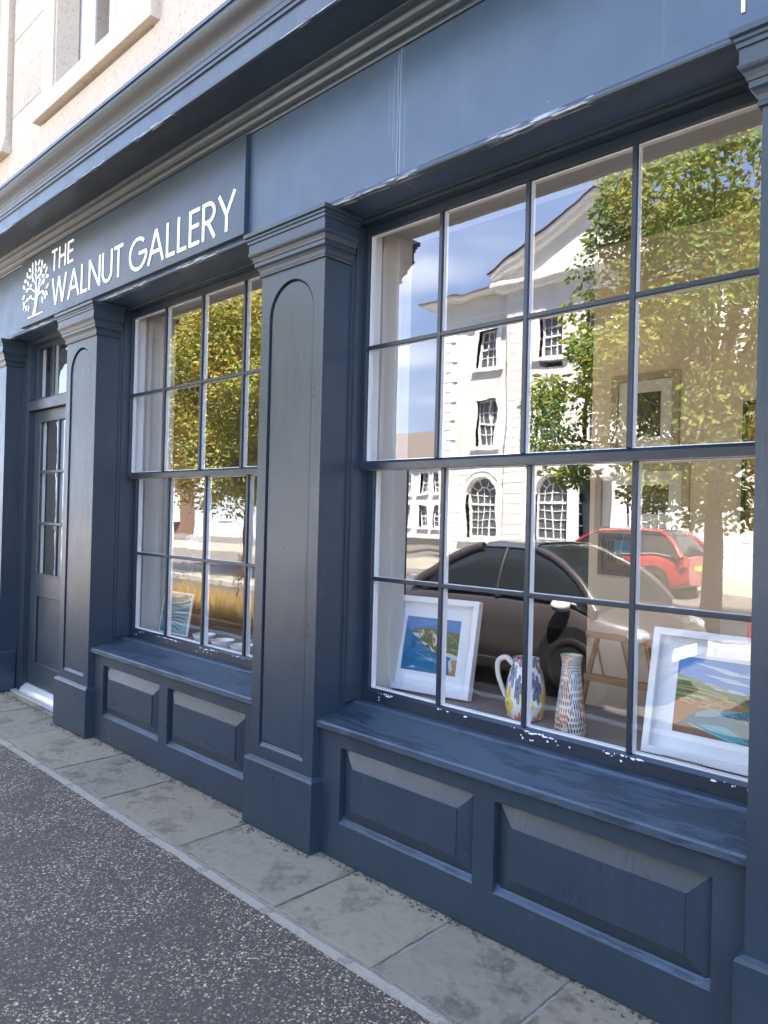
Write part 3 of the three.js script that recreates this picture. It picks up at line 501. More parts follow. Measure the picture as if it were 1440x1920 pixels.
// ---------------------------------------------------------------- things inside the windows
function picture(name, label, w, h, fw, frameM, mount, mountM, art, pos, lean = 0, turn = 0, depth = 0.03) {
  const g = thing(name, label, 'picture', pos, turn), r = new THREE.Group(); g.rotation.order = 'YXZ'; g.rotation.x = -lean;
  const sh = rectShape(-w / 2, w / 2, 0, h); sh.holes.push(rectPath(-w / 2 + fw, w / 2 - fw, fw, h - fw));
  part(g, 'frame', [extrude(sh, depth - 0.004, 0, { bevelEnabled: true, bevelThickness: 0.002, bevelSize: 0.002, bevelOffset: -0.002, bevelSegments: 1 })], frameM);
  part(g, 'backing', [box(-w / 2 + 0.002, w / 2 - 0.002, 0.002, h - 0.002, -0.006, -0.0025)], darkWood);
  const i = fw + mount;
  if (mount) { const m = rectShape(-w / 2 + fw, w / 2 - fw, fw, h - fw); m.holes.push(rectPath(-w / 2 + i, w / 2 - i, i, h - i)); part(g, 'mount', [extrude(m, 0.006, 0.0005)], mountM); }
  const p = part(g, 'image', new THREE.PlaneGeometry(w - 2 * i + 0.002, h - 2 * i + 0.002), new THREE.MeshStandardMaterial({ map: art, color: 0xd8d8d8, roughness: 0.55 })); p.position.set(0, h / 2, mount ? 0.003 : 0.012);
  return g;
}
const poly = (c, W, H, pts, col) => { c.fillStyle = col; c.beginPath(); pts.forEach(([x, y], i) => i ? c.lineTo(x * W, y * H) : c.moveTo(x * W, y * H)); c.closePath(); c.fill(); };
const curve = (c, W, H, pts, col, w) => { c.strokeStyle = col; c.lineWidth = w; c.beginPath(); c.moveTo(pts[0][0] * W, pts[0][1] * H); for (let i = 1; i + 1 < pts.length; i += 2) c.quadraticCurveTo(pts[i][0] * W, pts[i][1] * H, pts[i + 1][0] * W, pts[i + 1][1] * H); c.stroke(); };
const cove = canvasTex(512, 460, (c, W, H) => {           // headland seen from the sea
  poly(c, W, H, [[0, 0], [1, 0], [1, 0.35], [0, 0.35]], '#4d8fd0'); for (let i = 0; i < 14; i++) { c.globalAlpha = 0.35; curve(c, W, H, [[rnd() * 0.4, rr(0.02, 0.2)], [rr(0.4, 0.6), rr(0, 0.2)], [rr(0.7, 1), rr(0.05, 0.25)]], i % 2 ? '#86b8e4' : '#3f7fc4', rr(2, 9)); } c.globalAlpha = 1;
  poly(c, W, H, [[0, 0.24], [1, 0.34], [1, 1], [0, 1]], '#1a7fae'); for (let i = 0; i < 60; i++) { c.globalAlpha = 0.4; const y = rr(0.3, 1), x = rr(-0.1, 0.8); curve(c, W, H, [[x, y], [x + 0.1, y + rr(-0.03, 0.03)], [x + rr(0.15, 0.4), y + rr(-0.02, 0.05)]], ['#2b93c0', '#186a9a', '#3aa6cc', '#145c8c'][i % 4], rr(2, 10)); } c.globalAlpha = 1;
  poly(c, W, H, [[0.12, 0.30], [0.2, 0.22], [0.45, 0.18], [0.75, 0.2], [1, 0.24], [1, 0.72], [0.85, 0.66], [0.72, 0.62], [0.6, 0.64], [0.45, 0.55], [0.35, 0.45], [0.2, 0.36]], '#6d7a3e');
  for (let i = 0; i < 26; i++) { const x = rr(0.3, 0.95), y = rr(0.22, 0.5); c.globalAlpha = 0.5; curve(c, W, H, [[x, y], [x + 0.05, y + rr(0, 0.06)], [x + rr(0.05, 0.14), y + rr(0.02, 0.14)]], ['#57652f', '#828d4e', '#4b5a2d'][i % 3], rr(3, 10)); } c.globalAlpha = 1;
  for (const p of [[[0.12, 0.31], [0.26, 0.3], [0.3, 0.4], [0.2, 0.37]], [[0.28, 0.3], [0.33, 0.22], [0.36, 0.3], [0.3, 0.38]], [[0.5, 0.26], [0.58, 0.3], [0.62, 0.45], [0.56, 0.52], [0.52, 0.42]], [[0.3, 0.43], [0.48, 0.5], [0.6, 0.62], [0.46, 0.58]], [[0.62, 0.6], [0.86, 0.6], [1, 0.64], [1, 0.72], [0.8, 0.66]], [[0.84, 0.75], [0.9, 0.68], [0.97, 0.74], [0.93, 0.9], [0.88, 0.95]]]) poly(c, W, H, p, '#e6e3d6');
  for (const p of [[[0.38, 0.52], [0.46, 0.48], [0.52, 0.6]], [[0.52, 0.34], [0.56, 0.38], [0.55, 0.47]]]) poly(c, W, H, p, '#5b5340');
  poly(c, W, H, [[0.88, 0.72], [1, 0.7], [1, 1], [0.84, 1], [0.93, 0.88]], '#c39a72');
  for (let i = 0; i < 130; i++) { const x = rr(0.14, 1), y = 0.2 + (x - 0.14) * rr(0.05, 0.5); c.globalAlpha = 0.7; curve(c, W, H, [[x, y], [x + rr(-0.02, 0.03), y + rr(0, 0.04)], [x + rr(-0.03, 0.05), y + rr(0.01, 0.09)]], ['#3f4a26', '#8f9658', '#d9d3bf', '#5d5237', '#747c46', '#efeada'][i % 6], rr(1, 5)); } c.globalAlpha = 1;
  for (let i = 0; i < 8; i++) curve(c, W, H, [[rr(0.2, 0.5), rr(0.6, 0.85)], [0.5, rr(0.68, 0.8)], [rr(0.5, 0.8), rr(0.7, 0.85)]], '#a9d5e2', rr(2, 6));
});
const bay = canvasTex(640, 460, (c, W, H) => {            // bay with a tower on the cliff and rolling teal waves
  poly(c, W, H, [[0, 0], [1, 0], [1, 0.5], [0, 0.5]], '#3f95dd');
  for (const [p, col] of [[[[0.1, 0.06], [0.35, 0.1], [0.62, 0.17], [0.4, 0.17]], '#dcecf6'], [[[0.2, 0.2], [0.45, 0.22], [0.6, 0.28], [0.4, 0.27]], '#cfe6f5'], [[[0.45, 0.14], [0.8, 0.04], [1, 0.06], [1, 0.16], [0.7, 0.16]], '#7db9ea'], [[[0.6, 0.24], [0.85, 0.22], [1, 0.2], [1, 0.26], [0.8, 0.27]], '#e8f3f9'], [[[0.1, 0.3], [0.3, 0.32], [0.5, 0.36], [0.55, 0.4], [0.3, 0.38]], '#c7e1f2']]) poly(c, W, H, p, col);
  for (let i = 0; i < 7; i++) curve(c, W, H, [[0, 0.05 + 0.05 * i], [0.4, 0.08 + 0.06 * i + rr(-0.03, 0.03)], [1, 0.03 + 0.05 * i]], 'rgba(30,80,140,0.5)', 1.5);
  poly(c, W, H, [[0, 0.24], [0.15, 0.28], [0.32, 0.38], [0.6, 0.4], [0.6, 0.62], [0, 0.66]], '#62813a'); poly(c, W, H, [[0, 0.36], [0.2, 0.38], [0.34, 0.46], [0.5, 0.56], [0, 0.62]], '#66803c');
  for (let i = 0; i < 18; i++) { const y = rr(0.27, 0.6); curve(c, W, H, [[0, y], [0.2, y + rr(-0.05, 0.02)], [0.4, y + 0.06]], ['#a8bd6c', '#4f6630', '#c7a866', '#8aa553'][i % 4], rr(2, 7)); }
  poly(c, W, H, [[0.5, 0.42], [0.7, 0.4], [0.86, 0.4], [0.92, 0.52], [0.97, 0.64], [0.8, 0.62], [0.6, 0.58]], '#6a3d22'); poly(c, W, H, [[0.48, 0.4], [0.7, 0.36], [0.86, 0.38], [0.87, 0.43], [0.6, 0.45]], '#5f7430');
  poly(c, W, H, [[0.66, 0.30], [0.69, 0.30], [0.69, 0.37], [0.66, 0.37]], '#57604f');
  poly(c, W, H, [[0, 0.56], [0.2, 0.54], [0.46, 0.48], [0.56, 0.57], [0.36, 0.62], [0.18, 0.70], [0.08, 0.84], [0, 0.92]], '#b9803f');
  for (let i = 0; i < 60; i++) { const x = rr(0.02, 0.45), y = rr(0.5, 0.64); curve(c, W, H, [[x, y], [x + 0.04, y - 0.02], [x + rr(0.05, 0.12), y + rr(-0.03, 0.04)]], ['#f1d9a8', '#b97a3c', '#8b5a30', '#ecc488'][i % 4], rr(1.5, 5)); }
  poly(c, W, H, [[0.06, 0.86], [0.18, 0.68], [0.36, 0.61], [0.75, 0.60], [1, 0.64], [1, 1], [0.1, 1], [0.04, 0.95]], '#177a8c'); poly(c, W, H, [[0, 0.9], [0.14, 0.86], [0.3, 0.95], [0.4, 1], [0, 1]], '#8c5d3a');
  for (const [p, col] of [[[[0.45, 0.7], [0.6, 0.8], [0.8, 0.95], [0.95, 1], [0.6, 1], [0.5, 0.86]], '#1f7078'], [[[0.6, 0.63], [0.7, 0.75], [0.88, 0.86], [1, 0.9], [1, 0.72], [0.8, 0.66]], '#2170a4'], [[[0.2, 0.84], [0.4, 0.82], [0.6, 0.98], [0.35, 0.96]], '#3fb0bd'], [[[0.75, 0.65], [1, 0.68], [1, 0.74], [0.85, 0.71]], '#3d9fb8'], [[[0.17, 0.70], [0.3, 0.62], [0.5, 0.6], [0.42, 0.66], [0.3, 0.72], [0.17, 0.76]], '#8fb6bd']]) poly(c, W, H, p, col);
  for (let i = 0; i < 9; i++) curve(c, W, H, [[0.55 + 0.03 * i, 0.62], [0.6 + 0.05 * i, 0.74], [0.7 + 0.07 * i, 0.8 + 0.01 * i]], i % 2 ? '#9fd6dd' : '#124f6b', rr(1.5, 4)); curve(c, W, H, [[0.12, 0.86], [0.3, 0.94], [0.52, 1]], '#bfe4e2', 5);
  for (let i = 0; i < 70; i++) { c.fillStyle = ['#fff', '#dfeef0', '#7a94a0'][i % 3]; c.fillRect(rr(0.25, 0.6) * W, rr(0.6, 0.72) * H, rr(2, 10), rr(1, 5)); }
});
const swell = canvasTex(256, 256, (c, W, H) => {          // sea print with a curling wave
  c.fillStyle = '#6fa9b4'; c.fillRect(0, 0, W, H);
  for (let i = 0; i < 40; i++) { const y = rr(0, 0.6); curve(c, W, H, [[0, y], [0.4, y + rr(-0.1, 0.1)], [1, y - rr(0, 0.25)]], ['#bcdadd', '#3f8796', '#2a6478', '#8fc3c9'][i % 4], rr(3, 12)); }
  for (let i = 0; i < 12; i++) curve(c, W, H, [[0.1 + 0.02 * i, 1], [0.2, 0.5 + 0.02 * i], [0.9 - 0.02 * i, 0.62 + 0.03 * i]], ['#25505c', '#4f7f86', '#a9c6c4'][i % 3], rr(3, 10));
});
const mixArt = (cols, n) => canvasTex(192, 192, (c, W, H) => { c.fillStyle = cols[0]; c.fillRect(0, 0, W, H); for (let i = 0; i < n; i++) { c.fillStyle = cols[1 + Math.floor(rnd() * (cols.length - 1))]; c.globalAlpha = 0.75; c.beginPath(); c.ellipse(rr(0, W), rr(0, H), rr(3, 22), rr(2, 12), rr(0, 3), 0, 7); c.fill(); } });
const whiteFrame = mat(0.80, 0.80, 0.79, 0.4), whiteMount = mat(0.76, 0.77, 0.77, 0.7);
picture('framed_painting', 'white box-framed painting of a green headland over blue sea, leaning in the window corner', 0.52, 0.475, 0.030, whiteFrame, 0.072, whiteMount, cove, [-2.405, 0.676, -0.575], 0.22, 0.18, 0.045);
picture('framed_painting', 'large white box-framed painting of teal waves below a cliff tower, beside the right pilaster', 0.66, 0.475, 0.028, whiteFrame, 0.068, whiteMount, bay, [-0.915, 0.676, -0.535], 0.22, 0.02, 0.045);
picture('sea_print', 'small unframed-looking teal sea print with thin white frame behind the left window', 0.34, 0.30, 0.010, whiteFrame, 0, whiteMount, swell, [-4.735, 0.676, -0.53], 0.16, 0.08, 0.016);
{
  const pc = thing('price_card', 'tiny white price card at the foot of the large wave painting', 'card', [-0.955, 0.674, -0.405], -0.1); part(pc, 'card', [rbox(-0.022, 0.022, 0, 0.03, -0.002, 0.002, 0.0008).rotateX(-0.25).translate(0, 0.0008, 0)], whiteMount); part(pc, 'card_foot', [box(-0.018, 0.018, 0, 0.004, -0.012, -0.003)], whiteMount);
  const wb = thing('wooden_ledge', 'short brown wooden ledge in front of the large wave painting', 'ledge', [-1.075, 0.674, -0.43]); part(wb, 'ledge_top', [rbox(-0.075, 0.075, 0.012, 0.026, -0.03, 0.03, 0.002)], mat(0.2, 0.09, 0.045, 0.5)); for (const x of [-0.06, 0.06]) part(wb, 'foot', [rbox(x - 0.01, x + 0.01, 0, 0.0125, -0.025, 0.025, 0.001)], mat(0.2, 0.09, 0.045, 0.5));
}
const paleWood = mat(0.40, 0.29, 0.18, 0.55), brownWood = mat(0.16, 0.07, 0.035, 0.5), creamMount = mat(0.68, 0.58, 0.44, 0.8);
picture('wall_picture', 'pale wood framed picture with wide cream mount, higher of two on the tan wall', 0.44, 0.52, 0.045, paleWood, 0.075, creamMount, mixArt(['#3d2f22', '#5b4630', '#2a211a', '#6f5a3c', '#4c4a2c'], 160), [-2.05, 1.97, -2.215]);
picture('wall_picture', 'pale wood framed picture with dark red flowers, lower of two on the tan wall', 0.61, 0.44, 0.045, paleWood, 0.085, creamMount, mixArt(['#4a4636', '#6a2038', '#2c3124', '#7c5a34', '#3b1526', '#586048'], 150), [-2.065, 1.48, -2.215]);
picture('wall_picture', 'black thin-framed tall orange and green picture at the right of the tan wall', 0.62, 0.86, 0.022, black, 0, creamMount, mixArt(['#a5651c', '#c88425', '#6d7424', '#8d4a16', '#2d4a2a', '#d6a03c'], 170), [-1.155, 1.40, -2.215]);
picture('wall_picture', 'small red-brown framed picture of a window view on the tan wall', 0.27, 0.27, 0.030, brownWood, 0, creamMount, canvasTex(160, 160, (c, W, H) => { c.fillStyle = '#7c5f49'; c.fillRect(0, 0, W, H); c.fillStyle = '#4d8fa8'; c.fillRect(60, 15, 75, 60); c.fillStyle = '#8ba7a0'; c.fillRect(60, 60, 75, 30); c.fillStyle = '#a9722f'; c.beginPath(); c.arc(100, 130, 34, Math.PI, 0); c.fill(); c.fillStyle = '#33251d'; for (let i = 0; i < 6; i++) c.fillRect(12 + 16 * (i % 3), 20 + 55 * Math.floor(i / 3), 6, 40); }), [-2.205, 1.215, -2.215]);

function lathe(pts, seg = 36) { return new THREE.LatheGeometry(pts.map(p => new THREE.Vector2(...p)), seg); }
{
  const jugT = canvasTex(512, 256, (c, W, H) => {         // slip-painted flowers
    c.fillStyle = '#dcdcd6'; c.fillRect(0, 0, W, H);
    const fl = (x, y, r, col, mid) => { for (let k = 0; k < 5; k++) { c.fillStyle = col; c.globalAlpha = 0.85; c.beginPath(); c.ellipse(x + r * Math.cos(k * 1.257), y + r * Math.sin(k * 1.257), r * 0.72, r * 0.56, k * 1.257, 0, 7); c.fill(); } c.globalAlpha = 1; c.fillStyle = mid; c.beginPath(); c.arc(x, y, r * 0.3, 0, 7); c.fill(); };
    for (let k = 0; k < 6; k++) { const x = k * 85; fl(x + 30, 95, 20, '#5d6486', '#3c4160'); fl(x + 66, 140, 16, '#757a9a', '#4a4f70'); fl(x + 12, 165, 15, '#4f5a74', '#3a3f58'); fl(x + 22, 40, 15, '#b0385c', '#7c2038'); fl(x + 62, 52, 12, '#3f6b46', '#2d4c34'); fl(x + 52, 192, 18, '#dbb92c', '#b9931c'); fl(x + 44, 18, 11, '#b0385c', '#7c2038'); fl(x + 78, 92, 10, '#b8404a', '#7c2028'); fl(x + 44, 128, 9, '#3f6b46', '#2d4c34'); fl(x + 18, 226, 14, '#e06a38', '#b84a22'); fl(x + 70, 236, 11, '#e27442', '#b84a22'); }
  });
  const j = thing('pottery_jug', 'squat pottery jug painted with blue, yellow and orange flowers, in the right-hand window', 'jug', [-1.815, 0.674, -0.57]);
  const jm = new THREE.MeshStandardMaterial({ map: jugT, roughness: 0.25 });
  part(j, 'body', [lathe([[0, 0.0], [0.066, 0.0], [0.079, 0.012], [0.088, 0.06], [0.089, 0.11], [0.082, 0.17], [0.070, 0.21], [0.058, 0.235], [0.056, 0.262], [0.060, 0.268], [0.053, 0.268], [0.050, 0.24], [0.06, 0.21], [0, 0.19]])], jm, true);
  part(j, 'handle', [tube([[-0.054, 0.235, 0.02], [-0.085, 0.262, 0.03], [-0.118, 0.245, 0.04], [-0.122, 0.19, 0.04], [-0.102, 0.13, 0.035], [-0.082, 0.085, 0.03]], 0.013, 0.010, 9, 24)], mat(0.66, 0.62, 0.54, 0.3));
  const vaseT = canvasTex(512, 512, (c, W, H) => {        // pressed dots in loose patches
    c.fillStyle = '#d6d0bd'; c.fillRect(0, 0, W, H); c.fillStyle = '#c9c48e'; c.globalAlpha = 0.5; c.fillRect(0, 60, W, 90); c.globalAlpha = 1; c.fillStyle = '#a9b3bb'; c.fillRect(0, 0, W, 34);
    for (let k = 0; k < 44; k++) { const x = (k % 8) * 64 + rr(-18, 18), y = 175 + Math.floor(k / 8) * 58 + rr(-14, 14), col = ['#7d4038', '#5a6f93', '#c4704e', '#3d3a38', '#9a5a4a', '#6b7fa6'][k % 6]; for (let a = -3; a <= 3; a++) for (let b = -3; b <= 3; b++) if (Math.hypot(a, b) < 3.2) { c.fillStyle = col; c.globalAlpha = 0.8; c.beginPath(); c.arc((x + a * 15 + (b & 1) * 7 + W) % W, y + b * 13, 5, 0, 7); c.fill(); } } c.globalAlpha = 1;
  });
  const v = thing('pottery_vase', 'tall tapering cream pottery vase with pressed coloured dots, right of the flowered jug', 'vase', [-1.56, 0.674, -0.515]);
  part(v, 'body', [lathe([[0, 0], [0.062, 0], [0.066, 0.008], [0.060, 0.08], [0.050, 0.17], [0.041, 0.25], [0.038, 0.29], [0.042, 0.31], [0.046, 0.325], [0.040, 0.325], [0.034, 0.30], [0.034, 0.2], [0, 0.19]])], new THREE.MeshStandardMaterial({ map: vaseT, roughness: 0.3 }), true);
  // low white dishes in the left window
  const dishM = mat(0.72, 0.72, 0.70, 0.3), prof = [[0, 0.006], [0.035, 0], [0.045, 0.004], [0.066, 0.03], [0.078, 0.062], [0.074, 0.062], [0.06, 0.03], [0.04, 0.012], [0, 0.012]];
  for (const [x, z, l] of [[-4.29, -0.50, 'white pottery bowl nearest the teal sea print'], [-4.03, -0.47, 'white pottery bowl, second from the teal sea print'], [-3.80, -0.46, 'white pottery bowl nearest the middle pilaster']]) { const b = thing('white_bowl', l, 'bowl', [x, 0.674, z], 0, 'white bowls in the left window'); part(b, 'bowl_body', [lathe(prof, 28)], dishM); }
  // white flower head on a dark stand inside the left window
  const fl = thing('flower_vase', 'round white hydrangea head in a dark vase behind the left window', 'flowers', [-4.90, 0.674, -0.79]);
  part(fl, 'stand', [rbox(-0.055, 0.055, 0.0, 0.492, -0.055, 0.055, 0.004)], mat(0.10, 0.085, 0.08, 0.6));
  part(fl, 'vase', [lathe([[0, 0.493], [0.04, 0.493], [0.048, 0.52], [0.04, 0.56], [0.03, 0.575], [0.0, 0.572]])], mat(0.03, 0.035, 0.06, 0.3));
  const pet = []; for (let k = 0; k < 260; k++) { const y = 1 - 2 * (k + 0.5) / 260, a = k * 2.39996, s = Math.sqrt(1 - y * y), n = new THREE.Vector3(s * Math.cos(a), y, s * Math.sin(a)); if (y < -0.75) continue; const g = new THREE.CircleGeometry(0.017, 5); g.lookAt(n.clone().add(new THREE.Vector3(rr(-0.5, 0.5), rr(-0.5, 0.5), rr(-0.5, 0.5)))); g.translate(n.x * 0.072 * rr(0.9, 1.05), 0.645 + n.y * 0.064 * rr(0.9, 1.05), n.z * 0.072); pet.push(g); }
  pet.push(new THREE.IcosahedronGeometry(0.062, 2).scale(1, 0.9, 1).translate(0, 0.645, 0));
  part(fl, 'flower_head', pet, mat(0.78, 0.80, 0.68, 0.8));
  // light wooden easel standing in the room
  const e = thing('wooden_easel', 'low wooden display easel with two slanting spindles, behind the vase', 'easel', [-1.80, 0, -1.32]);
  part(e, 'rail', [rbox(-0.14, 0.24, 0.945, 0.975, -0.02, 0.0, 0.003)], oak); part(e, 'rail', [rbox(-0.14, 0.26, 0.72, 0.755, -0.03, 0.01, 0.003)], oak);
  for (const x of [-0.09, 0.07]) part(e, 'spindle', [tube([[x, 0.955, -0.01], [x + 0.06, 0.735, -0.01]], 0.006, 0.006)], oak);
  for (const s of [-1, 1]) part(e, 'leg', [tube([[0.05 + s * 0.13, 0.96, -0.03], [0.05 + s * 0.18, 0.735, -0.02], [0.05 + s * 0.30, 0.012, 0.0]], 0.014, 0.014)], oak);
  part(e, 'leg', [tube([[0.05, 0.95, -0.04], [0.05, 0.6, -0.2], [0.05, 0.012, -0.36]], 0.013, 0.013)], oak); part(e, 'crossbar', [rbox(-0.10, 0.20, 0.40, 0.43, -0.045, -0.018, 0.003)], oak);
}

// ---------------------------------------------------------------- across the street: what the panes mirror
const stuccoT = tex(512, 512, (u, v) => { const a = fbm(u * 3, v * 3, 331, 5, 3, 3), st = step(0.55, 0.8, fbm(u * 40, v * 3, 341, 4, 40, 3)) * fbm(u * 5, v * 5, 351, 3, 5, 5), k = 0.86 + 0.16 * a - 0.16 * st; return [k, k * 0.995, k * 0.975]; });
const stucco = mat(0.76, 0.755, 0.74, 0.85, { map: rep(stuccoT, 0.16) }), trim = mat(0.84, 0.835, 0.82, 0.8), slate = mat(0.17, 0.135, 0.115, 0.8, { map: rep(mottle, 0.6) }), winGlass = mat(0.10, 0.11, 0.12, 0.08), greyWall = mat(0.50, 0.53, 0.58, 0.85, { map: rep(mottle, 0.3) }), brickM = mat(0.20, 0.115, 0.08, 0.9, { map: rep(mottle, 0.9) });
// a wall facing -z laid in courses with open grooves between them; openings [x0, x1, y0, y1, arched]
function courses(parent, x0, x1, ys, zf, opens, m, name = 'stucco_course', gap = 0.011) {
  for (let j = 0; j + 1 < ys.length; j++) {
    const a = ys[j] + gap / 2, b = ys[j + 1] - gap / 2, cut = [];
    for (const [u, v, p, q, arch] of opens) {
      if (b <= p || a >= q) continue;
      let h = (v - u) / 2, c = (u + v) / 2;
      if (arch && a > q - h) h = Math.sqrt(Math.max(0, h * h - (a - q + h) ** 2));
      cut.push([c - h, c + h]);
    }
    cut.sort((s, t) => s[0] - t[0]);
    let x = x0; const g = [];
    for (const [u, v] of [...cut, [x1, x1]]) { if (u > x + 0.01) g.push(box(x, u, a, b, zf, zf + 0.3)); x = Math.max(x, v); }
    if (g.length) part(parent, name, g, m);
  }
}
const seq = (a, b, n) => Array.from({ length: n + 1 }, (_, i) => a + (b - a) * i / n);
function sashWindow(parent, cx, w, y0, y1, zf, cols, rows, sur = 0.16) {        // recessed sash with architrave and sill, facing -z
  const z = zf + 0.16, g = [box(cx - w / 2, cx - w / 2 + 0.06, y0, y1, z, z + 0.08), box(cx + w / 2 - 0.06, cx + w / 2, y0, y1, z, z + 0.08), box(cx - w / 2 + 0.06, cx + w / 2 - 0.06, y0, y0 + 0.08, z, z + 0.079), box(cx - w / 2 + 0.06, cx + w / 2 - 0.06, y1 - 0.06, y1, z, z + 0.079), box(cx - w / 2 + 0.06, cx + w / 2 - 0.06, (y0 + y1) / 2 - 0.03, (y0 + y1) / 2 + 0.03, z - 0.005, z + 0.075)];
  const o = part(parent, 'window', g, whitePaint);
  for (let k = 1; k < cols; k++) { const x = cx - w / 2 + 0.06 + (w - 0.12) * k / cols; part(o, 'glazing_bar', [box(x - 0.014, x + 0.014, y0 + 0.08, y1 - 0.06, z + 0.02, z + 0.05)], whitePaint); }
  for (let k = 1; k < rows; k++) { if (k * 2 === rows) continue; const y = y0 + 0.08 + (y1 - y0 - 0.14) * k / rows; part(o, 'glazing_bar', [box(cx - w / 2 + 0.06, cx + w / 2 - 0.06, y - 0.014, y + 0.014, z + 0.021, z + 0.049)], whitePaint); }
  part(o, 'glass', [box(cx - w / 2 + 0.03, cx + w / 2 - 0.03, y0 + 0.03, y1 - 0.03, z + 0.052, z + 0.06)], winGlass);
  if (sur) part(o, 'architrave', [box(cx - w / 2 - sur, cx - w / 2, y0, y1 + sur, zf - 0.05, zf + 0.30), box(cx + w / 2, cx + w / 2 + sur, y0, y1 + sur, zf - 0.05, zf + 0.30), box(cx - w / 2, cx + w / 2, y1, y1 + sur, zf - 0.05, zf + 0.30), box(cx - w / 2 - sur - 0.05, cx + w / 2 + sur + 0.05, y0 - 0.12, y0 - 0.002, zf - 0.12, zf + 0.30)], trim);
  return o;
}
function archWindow(parent, cx, w, y0, y1, zf) {
  const h = w / 2, z = zf + 0.16, sp = y1 - h;
  const ringShape = (r1, r2, y) => { const s = new THREE.Shape(archPts(cx, r1, y, sp + r1, 28)); s.holes.push(new THREE.Path(archPts(cx, r2, y + 0.001, sp + r2, 28).reverse())); return s; };
  const o = part(parent, 'arched_window', [extrude(ringShape(h, h - 0.07, y0), 0.08, z), box(cx - h + 0.07, cx + h - 0.07, y0, y0 + 0.09, z, z + 0.079), box(cx - h + 0.07, cx + h - 0.07, sp - 0.35, sp - 0.29, z - 0.006, z + 0.07)], whitePaint);
  part(o, 'arch_surround', [extrude(ringShape(h + 0.19, h, y0), 0.36, zf - 0.06), extrude(ringShape(h + 0.24, h + 0.19, y0), 0.34, zf - 0.09), box(cx - h - 0.28, cx + h + 0.28, y0 - 0.15, y0 - 0.002, zf - 0.13, zf + 0.3)], trim);
  for (const x of [-0.5, 0, 0.5].map(k => cx + k * (h - 0.07))) part(o, 'glazing_bar', [box(x - 0.015, x + 0.015, y0 + 0.09, sp + (x === cx ? 0.30 : 0), z + 0.02, z + 0.05)], whitePaint);
  for (let k = 1; k < 6; k++) { const y = y0 + 0.09 + (sp - y0 - 0.09) * k / 5; part(o, 'glazing_bar', [box(cx - h + 0.07, cx + h - 0.07, y - 0.014, y + 0.014, z + 0.021, z + 0.049)], whitePaint); }
  const arcS = new THREE.Shape(archPts(cx, 0.32, sp, sp + 0.32, 20)); arcS.holes.push(new THREE.Path(archPts(cx, 0.29, sp + 0.001, sp + 0.29, 20).reverse())); part(o, 'glazing_bar', [extrude(arcS, 0.03, z + 0.0205)], whitePaint);
  for (const a of [35, 65, 115, 145]) { const c = Math.cos(a * rad), s = Math.sin(a * rad); part(o, 'glazing_bar', [box(0.31, h - 0.06, -0.014, 0.014, 0, 0.03).rotateZ(a * rad).translate(cx, sp, z + 0.0202)], whitePaint); }
  part(o, 'glass', [extrude(new THREE.Shape(archPts(cx, h - 0.03, y0 + 0.03, sp + h - 0.03, 24)), 0.006, z + 0.055)], winGlass);
  return o;
}
